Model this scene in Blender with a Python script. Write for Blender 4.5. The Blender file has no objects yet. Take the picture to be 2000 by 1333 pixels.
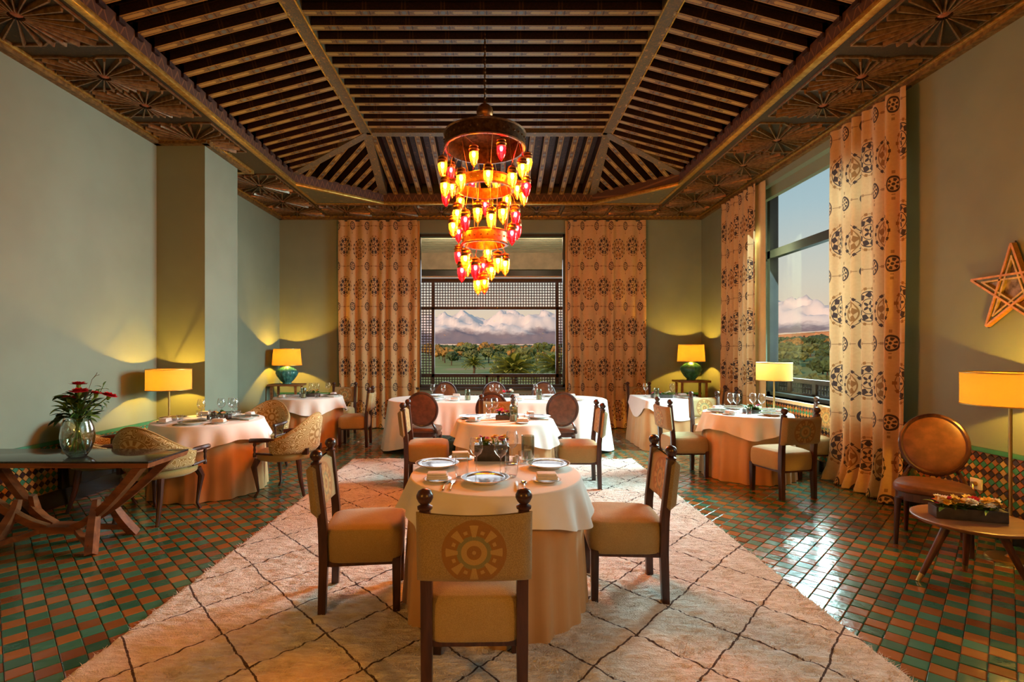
import bpy, bmesh, math, random
import numpy as np
from mathutils import Vector, Matrix, noise as mnoise
PI = math.pi
R = random.Random(7)
sc = bpy.context.scene
COL = sc.collection

# ------------------------------------------------------------------ camera
cam_d = bpy.data.cameras.new('camera')
cam = bpy.data.objects.new('camera', cam_d)
COL.objects.link(cam)
cam.location = (0, 0, 1.5)
cam.rotation_euler = (PI / 2, 0, 0)
cam_d.sensor_width = 36
cam_d.lens = 18.0
cam_d.shift_x = 0.016
cam_d.shift_y = 0.00925
cam_d.clip_start = 0.05
cam_d.clip_end = 12000
sc.camera = cam

# ------------------------------------------------------------------ view, world, sun
vs = sc.view_settings
vs.view_transform = 'Standard'
vs.look = 'None'
vs.gamma = 1.0
vs.exposure = 0.0
vs.use_curve_mapping = False
cy = sc.cycles
cy.use_denoising = True
cy.max_bounces = 10
cy.diffuse_bounces = 5
cy.glossy_bounces = 4
cy.transmission_bounces = 6
cy.transparent_max_bounces = 24
cy.caustics_reflective = False
cy.caustics_refractive = False
cy.sample_clamp_indirect = 4.0
cy.use_light_tree = True

world = bpy.data.worlds.new('dusk_sky')
sc.world = world
world.use_nodes = True
wn = world.node_tree
wn.nodes.clear()
wo = wn.nodes.new('ShaderNodeOutputWorld')
wb = wn.nodes.new('ShaderNodeBackground')
wt = wn.nodes.new('ShaderNodeTexCoord')
wsx = wn.nodes.new('ShaderNodeSeparateXYZ')
wr = wn.nodes.new('ShaderNodeValToRGB')
wn.links.new(wt.outputs['Generated'], wsx.inputs[0])
wn.links.new(wsx.outputs['Z'], wr.inputs[0])
els = wr.color_ramp.elements
els[0].position = 0.0; els[0].color = (0.80, 0.55, 0.40, 1)
els[1].position = 1.0; els[1].color = (0.16, 0.34, 0.52, 1)
for p, c in ((0.05, (0.86, 0.66, 0.47, 1)), (0.12, (0.72, 0.68, 0.56, 1)), (0.24, (0.45, 0.60, 0.64, 1)), (0.42, (0.26, 0.48, 0.60, 1))):
    e = els.new(p); e.color = c
wb.inputs['Strength'].default_value = 0.95
wn.links.new(wr.outputs[0], wb.inputs[0])
wn.links.new(wb.outputs[0], wo.inputs[0])

def sun(name, direction, energy, color, angle):
    l = bpy.data.lights.new(name, 'SUN')
    l.energy = energy; l.color = color; l.angle = math.radians(angle)
    o = bpy.data.objects.new(name, l)
    COL.objects.link(o)
    o.rotation_euler = Vector(direction).to_track_quat('-Z', 'Y').to_euler()
    return o
# low warm sun behind the building's blind side: lights the snow and the gardens
sun('low_sun', (0.62, 0.75, -0.26), 3.6, (1.0, 0.62, 0.34), 1.5)
# daylight entering at each window, at the size of its opening
def daylight(name, loc, direction, w, h, energy, color, spread=PI):
    l = bpy.data.lights.new(name, 'AREA')
    l.shape = 'RECTANGLE'; l.size = w; l.size_y = h; l.energy = energy; l.color = color; l.spread = spread
    o = bpy.data.objects.new(name, l)
    COL.objects.link(o)
    o.location = loc
    o.rotation_euler = Vector(direction).to_track_quat('-Z', 'Y').to_euler()
    return o
COOL = (0.66, 0.98, 0.98)
daylight('daylight_side_window', (4.62, 6.62, 2.5), (-1, -0.24, -0.55), 3.0, 2.5, 570, COOL, 1.9)
daylight('daylight_second_window', (4.62, 1.65, 2.5), (-1, 0.15, -1.0), 2.8, 2.5, 12, COOL, 1.7)
daylight('daylight_lattice_window', (-0.07, 10.62, 2.2), (0, -1, -0.45), 2.8, 2.4, 90, (0.85, 0.93, 1.0))
# ------------------------------------------------------------------ mesh helpers
class MB:
    def __init__(s):
        s.v = []; s.f = []; s.uv = {}; s.mi = {}
    def add(s, verts, faces, uv=None, mi=0):
        o = len(s.v)
        s.v.extend([tuple(p) for p in verts])
        for f in faces:
            if mi: s.mi[len(s.f)] = mi
            s.f.append(tuple(i + o for i in f))
        if uv:
            for i, t in enumerate(uv): s.uv[o + i] = t
        return s
    def box(s, x0, x1, y0, y1, z0, z1, mi=0):
        return s.add([(x0,y0,z0),(x1,y0,z0),(x1,y1,z0),(x0,y1,z0),(x0,y0,z1),(x1,y0,z1),(x1,y1,z1),(x0,y1,z1)],
              [(3,2,1,0),(4,5,6,7),(0,1,5,4),(1,2,6,5),(2,3,7,6),(3,0,4,7)], mi=mi)
    def obox(s, m, sx, sy, sz):
        vs_ = [m @ Vector((a*sx/2, b*sy/2, c*sz/2)) for c in (-1,1) for a,b in ((-1,-1),(1,-1),(1,1),(-1,1))]
        return s.add(vs_, [(3,2,1,0),(4,5,6,7),(0,1,5,4),(1,2,6,5),(2,3,7,6),(3,0,4,7)])
    def bar(s, a, b, w, h, up=(0,0,1)):
        a = Vector(a); b = Vector(b); d = b - a
        x = d.normalized(); u = Vector(up)
        y = u.cross(x)
        if y.length < 1e-4: y = Vector((0,1,0)).cross(x)
        y.normalize(); z = x.cross(y)
        m = Matrix(((x.x,y.x,z.x,0),(x.y,y.y,z.y,0),(x.z,y.z,z.z,0),(0,0,0,1)))
        m.translation = (a + b) / 2
        return s.obox(m, d.length, w, h)
    def tube(s, pts, rad, seg=8, cap=True, sq=False):
        pts = [Vector(p) for p in pts]
        n = len(pts)
        if not hasattr(rad, '__len__'): rad = [rad] * n
        vs_ = []; fs = []
        t0 = (pts[1] - pts[0]).normalized()
        ref = Vector((0,0,1)) if abs(t0.z) < 0.9 else Vector((1,0,0))
        nx = ref.cross(t0).normalized()
        for i in range(n):
            t = (pts[min(i+1,n-1)] - pts[max(i-1,0)]).normalized()
            nx = (nx - t * nx.dot(t)).normalized()
            ny = t.cross(nx)
            for k in range(seg):
                a = 2*PI*(k + (0.5 if sq else 0))/seg
                vs_.append(pts[i] + (nx*math.cos(a) + ny*math.sin(a))*rad[i])
        for i in range(n-1):
            for k in range(seg):
                fs.append((i*seg+k, i*seg+(k+1)%seg, (i+1)*seg+(k+1)%seg, (i+1)*seg+k))
        if cap:
            fs.append(tuple(range(seg-1,-1,-1))); fs.append(tuple((n-1)*seg+k for k in range(seg)))
        return s.add(vs_, fs)
    def lathe(s, prof, seg=16, c=(0,0,0), sx=1, sy=1, rib=None):
        vs_ = []; fs = []; n = len(prof)
        for (r, z) in prof:
            for k in range(seg):
                a = 2*PI*k/seg
                q = r * (rib(a) if rib else 1)
                vs_.append((c[0]+q*math.cos(a)*sx, c[1]+q*math.sin(a)*sy, c[2]+z))
        for i in range(n-1):
            for k in range(seg):
                fs.append((i*seg+k, i*seg+(k+1)%seg, (i+1)*seg+(k+1)%seg, (i+1)*seg+k))
        if prof[0][0] > 1e-5: fs.append(tuple(range(seg-1,-1,-1)))
        if prof[-1][0] > 1e-5: fs.append(tuple((n-1)*seg+k for k in range(seg)))
        return s.add(vs_, fs)
    def shell(s, prof, seg=16, c=(0,0,0)):
        """lathe without end caps"""
        vs_ = []; fs = []; n = len(prof)
        for (r, z) in prof:
            for k in range(seg):
                a = 2*PI*k/seg
                vs_.append((c[0]+r*math.cos(a), c[1]+r*math.sin(a), c[2]+z))
        for i in range(n-1):
            for k in range(seg):
                fs.append((i*seg+k, i*seg+(k+1)%seg, (i+1)*seg+(k+1)%seg, (i+1)*seg+k))
        return s.add(vs_, fs)
    def prism(s, pts, z0, z1, f=lambda x,y,z:(x,y,z)):
        n = len(pts)
        vs_ = [f(x,y,z0) for x,y in pts] + [f(x,y,z1) for x,y in pts]
        fs = [tuple(range(n-1,-1,-1)), tuple(range(n,2*n))] + [(i,(i+1)%n,n+(i+1)%n,n+i) for i in range(n)]
        return s.add(vs_, fs)
    def grid(s, fn, nu, nv, closeu=False, uv=None):
        vs_ = []; uvs = []; fs = []
        mu = nu if closeu else nu + 1
        for j in range(nv+1):
            for i in range(mu):
                vs_.append(fn(i/nu, j/nv))
                if uv: uvs.append(uv(i/nu, j/nv))
        for j in range(nv):
            for i in range(nu):
                i2 = (i+1) % mu
                fs.append((j*mu+i, j*mu+i2, (j+1)*mu+i2, (j+1)*mu+i))
        return s.add(vs_, fs, uvs if uv else None)
    def blob(s, c, r, seed=0, amp=0.25, sub=2, sc_=(1,1,1), fr=1.5):
        bm = bmesh.new(); bmesh.ops.create_icosphere(bm, subdivisions=sub, radius=1)
        o = Vector((seed*3.7, seed*1.3, seed*2.1)); bm.verts.ensure_lookup_table()
        vs_ = []
        for v in bm.verts:
            k = 1 + amp*mnoise.noise(v.co*fr + o) * 1.6
            vs_.append((c[0]+v.co.x*k*r*sc_[0], c[1]+v.co.y*k*r*sc_[1], c[2]+v.co.z*k*r*sc_[2]))
        fs = [tuple(v.index for v in f.verts) for f in bm.faces]
        bm.free()
        return s.add(vs_, fs)
    def mesh(s, name, mats=(), smooth=True, angle=0.7, bevel=0, seg=2):
        me = bpy.data.meshes.new(name)
        me.from_pydata(s.v, [], s.f)
        for m in mats: me.materials.append(m)
        if s.mi:
            for i, k in s.mi.items(): me.polygons[i].material_index = k
        if s.uv:
            l = me.uv_layers.new(name='UVMap')
            vi = np.empty(len(me.loops), dtype=np.int32); me.loops.foreach_get('vertex_index', vi)
            arr = np.zeros((len(s.v), 2), dtype=np.float32)
            for i, t in s.uv.items(): arr[i] = t
            l.data.foreach_set('uv', arr[vi].ravel())
        if bevel:
            bm = bmesh.new(); bm.from_mesh(me)
            ed = [e for e in bm.edges if len(e.link_faces) == 2 and e.calc_face_angle(0) > 0.6]
            bmesh.ops.bevel(bm, geom=ed, offset=bevel, segments=seg, affect='EDGES', profile=0.6, clamp_overlap=True)
            bm.to_mesh(me); bm.free()
        me.update()
        if smooth:
            me.shade_smooth()
            try: me.set_sharp_from_angle(angle=angle)
            except Exception: pass
        return me

def link(name, me, parent=None, loc=(0,0,0), rz=0, rot=None):
    o = bpy.data.objects.new(name, me)
    COL.objects.link(o)
    o.location = loc
    o.rotation_euler = rot if rot else (0, 0, rz)
    if parent is not None: o.parent = parent
    return o
def tag(o, label=None, cat=None, group=None, kind=None):
    if label: o['label'] = label
    if cat: o['category'] = cat
    if group: o['group'] = group
    if kind: o['kind'] = kind
    return o
def thing(name, label, cat, loc=(0,0,0), rz=0, group=None):
    return tag(link(name, None, None, loc, rz), label, cat, group)
def part(name, mb, m, parent=None, **kw):
    ms = m if isinstance(m, (list, tuple)) else (m,)
    return link(name, mb.mesh(name, ms, **kw), parent)
def single(name, mb, m, label, cat, loc=(0,0,0), rz=0, group=None, **kw):
    ms = m if isinstance(m, (list, tuple)) else (m,)
    return tag(link(name, mb.mesh(name, ms, **kw), None, loc, rz), label, cat, group)
def struct(name, mb, m, label=None, **kw):
    o = part(name, mb, m, **kw)
    return tag(o, label, kind='structure')
CH = {}
def kids(o):
    return [c for c in bpy.data.objects if c.parent == o]
def dup(root, loc, rz, label=None, group=None, scale=None):
    """copy a thing, its parts and sub-parts; mesh data is shared"""
    def cp(o, par):
        c = o.copy(); COL.objects.link(c); c.parent = par
        if o.name not in CH: CH[o.name] = [k.name for k in kids(o)]
        for k in CH[o.name]: cp(bpy.data.objects[k], c)
        return c
    r = cp(root, None)
    r.location = loc; r.rotation_euler = (0, 0, rz)
    if scale: r.scale = (scale,)*3
    if label: r['label'] = label
    if group: r['group'] = group
    return r

# ------------------------------------------------------------------ node expressions
class E:
    def __init__(s, nt, k): s.nt = nt; s.k = k
    def _m(s, op, *a):
        n = s.nt.nodes.new('ShaderNodeMath'); n.operation = op
        for i, q in enumerate(a):
            q = q.k if isinstance(q, E) else q
            if isinstance(q, (int, float)): n.inputs[i].default_value = q
            else: s.nt.links.new(q, n.inputs[i])
        return E(s.nt, n.outputs[0])
    def __add__(s, o): return s._m('ADD', s, o)
    __radd__ = __add__
    def __sub__(s, o): return s._m('SUBTRACT', s, o)
    def __rsub__(s, o): return s._m('SUBTRACT', o, s)
    def __mul__(s, o): return s._m('MULTIPLY', s, o)
    __rmul__ = __mul__
    def __truediv__(s, o): return s._m('DIVIDE', s, o)
    def lt(s, o): return s._m('LESS_THAN', s, o)
    def gt(s, o): return s._m('GREATER_THAN', s, o)
    def abs(s): return s._m('ABSOLUTE', s)
    def sin(s): return s._m('SINE', s)
    def cos(s): return s._m('COSINE', s)
    def fract(s): return s._m('FRACT', s)
    def floor(s): return s._m('FLOOR', s)
    def sqrt(s): return s._m('SQRT', s)
    def mod(s, o): return s._m('FLOORED_MODULO', s, o)
    def min(s, o): return s._m('MINIMUM', s, o)
    def max(s, o): return s._m('MAXIMUM', s, o)
    def atan2(s, o): return s._m('ARCTAN2', s, o)
    def pow(s, o): return s._m('POWER', s, o)
    def ramp(s, a, b, c=0.0, d=1.0):
        n = s.nt.nodes.new('ShaderNodeMapRange'); n.interpolation_type = 'SMOOTHSTEP'
        s.nt.links.new(s.k, n.inputs[0])
        for i, q in enumerate((a, b, c, d)): n.inputs[i+1].default_value = q
        return E(s.nt, n.outputs[0])
    def band(s, c, w): return (s - c).abs().lt(w)
def hyp(a, b): return (a*a + b*b).sqrt()

class Mat:
    """a small principled-material builder"""
    def __init__(s, name):
        s.m = bpy.data.materials.new(name); s.m.use_nodes = True
        s.nt = s.m.node_tree; s.nt.nodes.clear()
        s.out = s.nt.nodes.new('ShaderNodeOutputMaterial')
        s.b = s.nt.nodes.new('ShaderNodeBsdfPrincipled')
        s.nt.links.new(s.b.outputs[0], s.out.inputs[0])
    def set(s, **kw):
        for k, v in kw.items():
            k = {'rough':'Roughness','metal':'Metallic','base':'Base Color','spec':'Specular IOR Level','sheen':'Sheen Weight','coat':'Coat Weight','trans':'Transmission Weight','ior':'IOR','alpha':'Alpha','sss':'Subsurface Weight'}.get(k, k)
            i = s.b.inputs[k]
            if isinstance(v, E): s.nt.links.new(v.k, i)
            elif hasattr(v, 'is_linked'): s.nt.links.new(v, i)
            elif isinstance(v, (tuple, list)): i.default_value = (*v[:3], 1)
            else: i.default_value = v
        return s
    def co(s, which='Object'):
        if which == 'World':
            g = s.nt.nodes.new('ShaderNodeNewGeometry'); return g.outputs['Position']
        t = s.nt.nodes.new('ShaderNodeTexCoord'); return t.outputs[which]
    def xyz(s, which='Object'):
        n = s.nt.nodes.new('ShaderNodeSeparateXYZ'); s.nt.links.new(s.co(which) if isinstance(which, str) else which, n.inputs[0])
        return [E(s.nt, n.outputs[i]) for i in range(3)]
    def vec(s, x, y, z=0.0):
        n = s.nt.nodes.new('ShaderNodeCombineXYZ')
        for i, q in enumerate((x, y, z)):
            if isinstance(q, E): s.nt.links.new(q.k, n.inputs[i])
            else: n.inputs[i].default_value = q
        return n.outputs[0]
    def noise(s, scale, co=None, detail=3, rough=0.55, out='Fac', dist=0.0):
        n = s.nt.nodes.new('ShaderNodeTexNoise')
        n.inputs['Scale'].default_value = scale; n.inputs['Detail'].default_value = detail
        n.inputs['Roughness'].default_value = rough; n.inputs['Distortion'].default_value = dist
        s.nt.links.new(co if co is not None else s.co('Object'), n.inputs['Vector'])
        return E(s.nt, n.outputs[out]) if out == 'Fac' else n.outputs[out]
    def voro(s, scale, co=None, feature='F1', out='Distance'):
        n = s.nt.nodes.new('ShaderNodeTexVoronoi'); n.feature = feature
        n.inputs['Scale'].default_value = scale
        s.nt.links.new(co if co is not None else s.co('Object'), n.inputs['Vector'])
        return E(s.nt, n.outputs[out])
    def white(s, co):
        n = s.nt.nodes.new('ShaderNodeTexWhiteNoise'); n.noise_dimensions = '3D'
        s.nt.links.new(co, n.inputs['Vector'])
        return E(s.nt, n.outputs['Value'])
    def mix(s, f, a, b, mode='MIX'):
        n = s.nt.nodes.new('ShaderNodeMix'); n.data_type = 'RGBA'; n.blend_type = mode
        for q, i in ((f, 0), (a, 6), (b, 7)):
            if isinstance(q, E): s.nt.links.new(q.k, n.inputs[i])
            elif isinstance(q, (tuple, list)): n.inputs[i].default_value = (*q[:3], 1)
            elif isinstance(q, (int, float)): n.inputs[i].default_value = q
            else: s.nt.links.new(q, n.inputs[i])
        return n.outputs[2]
    def bump(s, h, strength=0.3, dist=0.01):
        n = s.nt.nodes.new('ShaderNodeBump')
        n.inputs['Strength'].default_value = strength; n.inputs['Distance'].default_value = dist
        s.nt.links.new(h.k, n.inputs['Height']); s.nt.links.new(n.outputs[0], s.b.inputs['Normal'])
        return s

def simple(name, base, rough=0.5, metal=0.0, var=0.15, vs_=6.0, bump=0.0, bs=40.0, bd=0.004, co='Object', **kw):
    t = Mat(name); t.set(rough=rough, metal=metal, **kw)
    c = t.co(co)
    n = t.noise(vs_, c)
    t.set(base=t.mix(n.ramp(0.3, 0.7), [q*(1-var) for q in base], [min(1, q*(1+var)) for q in base]))
    if bump: t.bump(t.noise(bs, c, detail=4), bump, bd)
    return t.m
def clear_glass(name, tint=(0.97,0.98,0.98), gloss=1.0, rough=0.01):
    """thin blown glass: clear body, fresnel shine"""
    t = Mat(name); nt = t.nt; nt.nodes.remove(t.b)
    tr = nt.nodes.new('ShaderNodeBsdfTransparent'); tr.inputs[0].default_value = (*tint, 1)
    gl = nt.nodes.new('ShaderNodeBsdfGlossy'); gl.inputs['Roughness'].default_value = rough
    lw = nt.nodes.new('ShaderNodeLayerWeight'); lw.inputs[0].default_value = 0.5
    mx = nt.nodes.new('ShaderNodeMixShader')
    f = ((E(nt, lw.outputs['Facing']).pow(1.8)*0.88 + 0.085) * gloss).min(1.0)
    nt.links.new(f.k, mx.inputs[0]); nt.links.new(tr.outputs[0], mx.inputs[1]); nt.links.new(gl.outputs[0], mx.inputs[2])
    nt.links.new(mx.outputs[0], t.out.inputs[0])
    return t.m
def emit(name, color, strength):
    t = Mat(name); nt = t.nt; nt.nodes.remove(t.b)
    e = nt.nodes.new('ShaderNodeEmission'); e.inputs[0].default_value = (*color, 1); e.inputs[1].default_value = strength
    nt.links.new(e.outputs[0], t.out.inputs[0])
    return t.m
def cloth_lit(name, color, tcol, f=0.5):
    """thin cloth: diffuse plus translucent"""
    t = Mat(name); nt = t.nt; nt.nodes.remove(t.b)
    d = nt.nodes.new('ShaderNodeBsdfDiffuse'); d.inputs[0].default_value = (*color, 1)
    tr = nt.nodes.new('ShaderNodeBsdfTranslucent'); tr.inputs[0].default_value = (*tcol, 1)
    mx = nt.nodes.new('ShaderNodeMixShader'); mx.inputs[0].default_value = f
    nt.links.new(d.outputs[0], mx.inputs[1]); nt.links.new(tr.outputs[0], mx.inputs[2]); nt.links.new(mx.outputs[0], t.out.inputs[0])
    return t.m
# ------------------------------------------------------------------ materials
m_wall = simple('sage_plaster', (0.185, 0.238, 0.178), 0.75, var=0.06, vs_=1.5, bump=0.08, bs=60, co='World')
m_wall2 = m_wall
m_ext = simple('exterior_render', (0.55, 0.44, 0.33), 0.9, var=0.15, vs_=3, bump=0.2, bs=30, co='World')
m_grout = simple('grout', (0.22, 0.19, 0.15), 0.8, var=0.2, vs_=20, co='World')

def glaze(name, a, b, rough=0.16, T=0.0985):
    t = Mat(name)
    p = t.co('World'); x, y, z = t.xyz(p)
    w = t.white(t.vec(((x+y-4.9)/(1.414214*T) + 0.5).floor(), ((x-y+4.9)/(1.414214*T) + 0.5).floor(), 0.5)) if T > 0.05 else t.noise(9, p, detail=1)
    n = t.noise(14, p, detail=3)
    t.set(base=t.mix((w*0.85 + n*0.2).min(1.0), a, b), rough=(n*0.16 + rough - 0.06), spec=0.6)
    t.bump(t.noise(17, p, detail=2, rough=0.4) + t.noise(60, p, detail=2)*0.15, 0.35, 0.006)
    return t.m
m_tile_green = glaze('green_glaze', (0.012, 0.075, 0.045), (0.05, 0.19, 0.12))
m_tile_amber = glaze('amber_glaze', (0.14, 0.045, 0.012), (0.33, 0.125, 0.03))
m_mos_ochre = glaze('ochre_mosaic', (0.33, 0.19, 0.055), (0.50, 0.31, 0.10), 0.22, 0.04)
m_mos_green = glaze('green_mosaic', (0.02, 0.12, 0.07), (0.06, 0.26, 0.15), 0.22, 0.04)
m_mos_dark = glaze('black_mosaic', (0.018, 0.012, 0.014), (0.06, 0.03, 0.025), 0.22, 0.04)
m_mos_rust = glaze('rust_mosaic', (0.22, 0.07, 0.02), (0.36, 0.14, 0.04), 0.22, 0.04)
m_baseboard = simple('black_skirting', (0.015, 0.013, 0.013), 0.25, var=0.2)

def rug_mat():
    t = Mat('berber_wool')
    p = t.co('World'); x, y, z = t.xyz(p)
    wob = t.noise(2.2, p, detail=4); wob2 = t.noise(3.1, t.vec(y, x, 3.7), detail=4)
    u = (x + 1.95)/0.535 + (wob - 0.5)*0.11
    v = (y - 2.66)/0.575 + (wob2 - 0.5)*0.11
    a = ((u + v).fract() - 0.5).abs(); b = ((u - v).fract() - 0.5).abs()
    ragged = t.noise(90, p, detail=2)
    ln = a.max(b) + (ragged - 0.5)*0.012
    line = ln.gt(0.4875)
    st = t.noise(1.0, t.vec(x*14, y*55, z*10), detail=4, rough=0.65)
    big = t.noise(2.5, p, detail=3)
    c = t.mix((st*0.8 + big*0.3).ramp(0.3, 0.8), (0.66, 0.56, 0.46), (0.98, 0.95, 0.90))
    t.set(base=t.mix(line, c, (0.075, 0.035, 0.022)), rough=0.95, spec=0.1, sheen=0.2)
    t.bump(st + t.noise(120, p, detail=3)*0.5 - line*0.5, 1.0, 0.02)
    return t.m
m_rug = rug_mat()

def wood(name, a, b, rough=0.35, sc_=9, ax=2, coat=0.0):
    t = Mat(name); x, y, z = t.xyz('Object')
    q = [x*sc_, y*sc_, z*sc_]; q[ax] = q[ax]*0.12
    n = t.noise(1.0, t.vec(*q), detail=5, rough=0.6, dist=0.6)
    t.set(base=t.mix(n.ramp(0.3, 0.7), a, b), rough=rough, coat=coat)
    return t.m
m_darkwood = wood('dark_polished_wood', (0.028, 0.010, 0.007), (0.075, 0.028, 0.016), 0.28, 30)
m_redwood = wood('reddish_wood', (0.13, 0.040, 0.014), (0.27, 0.095, 0.032), 0.35, 18, 0)
m_walnut = wood('walnut_top', (0.15, 0.065, 0.025), (0.28, 0.13, 0.05), 0.35, 14, 0)
m_walnutleg = wood('walnut_leg', (0.055, 0.02, 0.012), (0.12, 0.045, 0.022), 0.35, 20)
m_granite = simple('black_granite', (0.02, 0.022, 0.022), 0.10, var=0.4, vs_=80)

def fabric(name, a, b, bs=260, sheen=0.3):
    t = Mat(name); p = t.co('Object')
    v = t.voro(bs, p); n = t.noise(7, p)
    t.set(base=t.mix((v.ramp(0.0, 0.7)*0.6 + n*0.5).min(1.0), a, b), rough=0.85, spec=0.15, sheen=sheen)
    t.bump(v, 0.5, 0.003)
    return t.m
m_uphol = fabric('ochre_weave', (0.24, 0.155, 0.055), (0.44, 0.32, 0.14))

def medallion_fabric():
    t = Mat('ochre_weave_medallion'); p = t.co('Object')
    x, y, z = t.xyz(p)
    zz = z - 0.69
    r = hyp(x, zz); th = zz.atan2(x)
    v = t.voro(220, p)
    bg = t.mix(v.ramp(0, 0.7), (0.20, 0.135, 0.05), (0.33, 0.235, 0.10))
    disc = r.lt(0.128)
    pet = (th*8).cos()
    wedge = r.band(0.088, 0.024) * (pet.gt((r - 0.064)*-7.0 + 0.62))
    dots = r.band(0.086, 0.007) * ((th*8).cos().lt(-0.75))
    gold = wedge.max(dots).max(r.band(0.040, 0.011)).max(r.lt(0.008))
    green = r.band(0.060, 0.009)
    brn = (0.26, 0.13, 0.035)
    c = t.mix(disc, bg, brn)
    c = t.mix(green, c, (0.20, 0.185, 0.08))
    c = t.mix(gold, c, (0.40, 0.26, 0.085))
    t.set(base=c, rough=0.85, spec=0.15, sheen=0.3)
    t.bump(v, 0.5, 0.003)
    return t.m
m_medal = medallion_fabric()

def damask(name, a, b, s=9.0, med=True):
    t = Mat(name); p = t.co('Object'); x, y, z = t.xyz(p)
    th = x.atan2(y * -1.0)*0.3
    d = t.noise(6, p, detail=1)
    u = th*s + (d - 0.5)*0.6; vv = z*s + (d - 0.5)*0.6
    w = ((u*6.28).sin() + (vv*6.28).sin()*1.2 + (t.noise(15, p, detail=1) - 0.5)*8.0)
    line = (w.fract() - 0.5).abs().lt(0.2)
    c = t.mix(line, a, b)
    if med:
        zz = z - 0.63; r = hyp(th*0.9, zz)
        a2 = zz.atan2(th)
        c = t.mix(r.lt(0.125), c, t.mix((r.band(0.085, 0.022)*((a2*10).cos().gt(0.0))).max(r.band(0.045, 0.012)).max(r.band(0.115, 0.005)), [q*0.9 for q in b], a))
    t.set(base=c, rough=0.8, spec=0.2, sheen=0.3)
    t.bump(line, 0.3, 0.002)
    return t.m
m_damask = damask('gold_damask', (0.28, 0.165, 0.04), (0.58, 0.47, 0.23))
m_damask_plain = fabric('gold_twill', (0.26, 0.165, 0.045), (0.37, 0.25, 0.085), 180)
m_leather = simple('brown_leather', (0.13, 0.050, 0.022), 0.42, var=0.3, vs_=12, bump=0.15, bs=180, bd=0.002)

m_cloth = simple('white_linen', (0.80, 0.77, 0.73), 0.85, var=0.03, vs_=4, sheen=0.2, spec=0.1)
m_skirt = simple('cream_table_skirt', (0.55, 0.32, 0.14), 0.8, var=0.05, vs_=4, sheen=0.2, spec=0.15)
m_napkin = simple('napkin_linen', (0.74, 0.70, 0.66), 0.9, var=0.05, vs_=20, spec=0.1)
m_plate = simple('grey_glazed_charger', (0.105, 0.092, 0.065), 0.10, var=0.15, vs_=9)
m_platerim = simple('white_china', (0.62, 0.61, 0.57), 0.12, var=0.03)
m_glass = clear_glass('crystal', (0.97, 0.97, 0.97), 1.0)
m_vase = clear_glass('vase_glass', (0.88, 0.93, 0.90), 1.3)
m_vasebase = clear_glass('vase_base_glass', (0.80, 0.86, 0.84), 2.2, 0.03)
m_water = clear_glass('vase_water', (0.93, 0.95, 0.88), 0.5)
m_smoke = clear_glass('smoked_green_glass', (0.74, 0.77, 0.68), 1.0, 0.06)
m_window = clear_glass('window_glass', (0.97, 0.98, 0.98), 0.06)
m_window1 = clear_glass('clear_window_glass', (0.98, 0.98, 0.98), 0.003)
m_silver = simple('cutlery_steel', (0.70, 0.68, 0.64), 0.18, 1.0, var=0.05)
m_goldh = simple('cutlery_gold', (0.72, 0.42, 0.12), 0.25, 1.0, var=0.05)
m_brass = simple('brushed_brass', (0.62, 0.42, 0.15), 0.3, 1.0, var=0.1)
m_white = simple('white_plastic', (0.75, 0.72, 0.66), 0.4, var=0.02)
m_planter = simple('dark_slate_planter', (0.045, 0.040, 0.036), 0.35, var=0.3, vs_=20)
m_candle = simple('wax', (0.8, 0.72, 0.55), 0.5, var=0.02)
m_red = simple('red_petals', (0.55, 0.012, 0.03), 0.6, var=0.35, vs_=40)
m_pink = simple('magenta_petals', (0.55, 0.06, 0.22), 0.6, var=0.3, vs_=40)
m_yellow = simple('yellow_petals', (0.80, 0.50, 0.05), 0.6, var=0.2, vs_=40)
m_whitefl = simple('white_petals', (0.80, 0.76, 0.62), 0.6, var=0.1, vs_=40)
m_leaf = simple('bouquet_leaf', (0.035, 0.085, 0.018), 0.4, var=0.5, vs_=15)
m_leaf2 = simple('bright_leaf', (0.10, 0.22, 0.03), 0.4, var=0.4, vs_=15)
m_stem = simple('flower_stem', (0.12, 0.22, 0.035), 0.45, var=0.3, vs_=20)
m_twig = simple('bare_twig', (0.20, 0.16, 0.10), 0.8)

m_shade = cloth_lit('lamp_shade_linen', (0.50, 0.33, 0.12), (0.21, 0.122, 0.036), 0.5)
m_shade2 = cloth_lit('table_lamp_shade_linen', (0.45, 0.28, 0.09), (0.160, 0.088, 0.022), 0.5)
m_bulb = emit('warm_bulb', (1.0, 0.62, 0.20), 18)
def ceramic(name, a, b):
    t = Mat(name); p = t.co('Object')
    n = t.noise(16, p, detail=3)
    t.set(base=t.mix(n.ramp(0.35, 0.7), a, b), rough=0.18, coat=0.3)
    return t.m
m_teal = ceramic('blue_teal_glaze', (0.02, 0.13, 0.14), (0.06, 0.27, 0.26))
m_green = ceramic('green_glaze_gourd', (0.015, 0.10, 0.06), (0.05, 0.22, 0.12))

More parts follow.
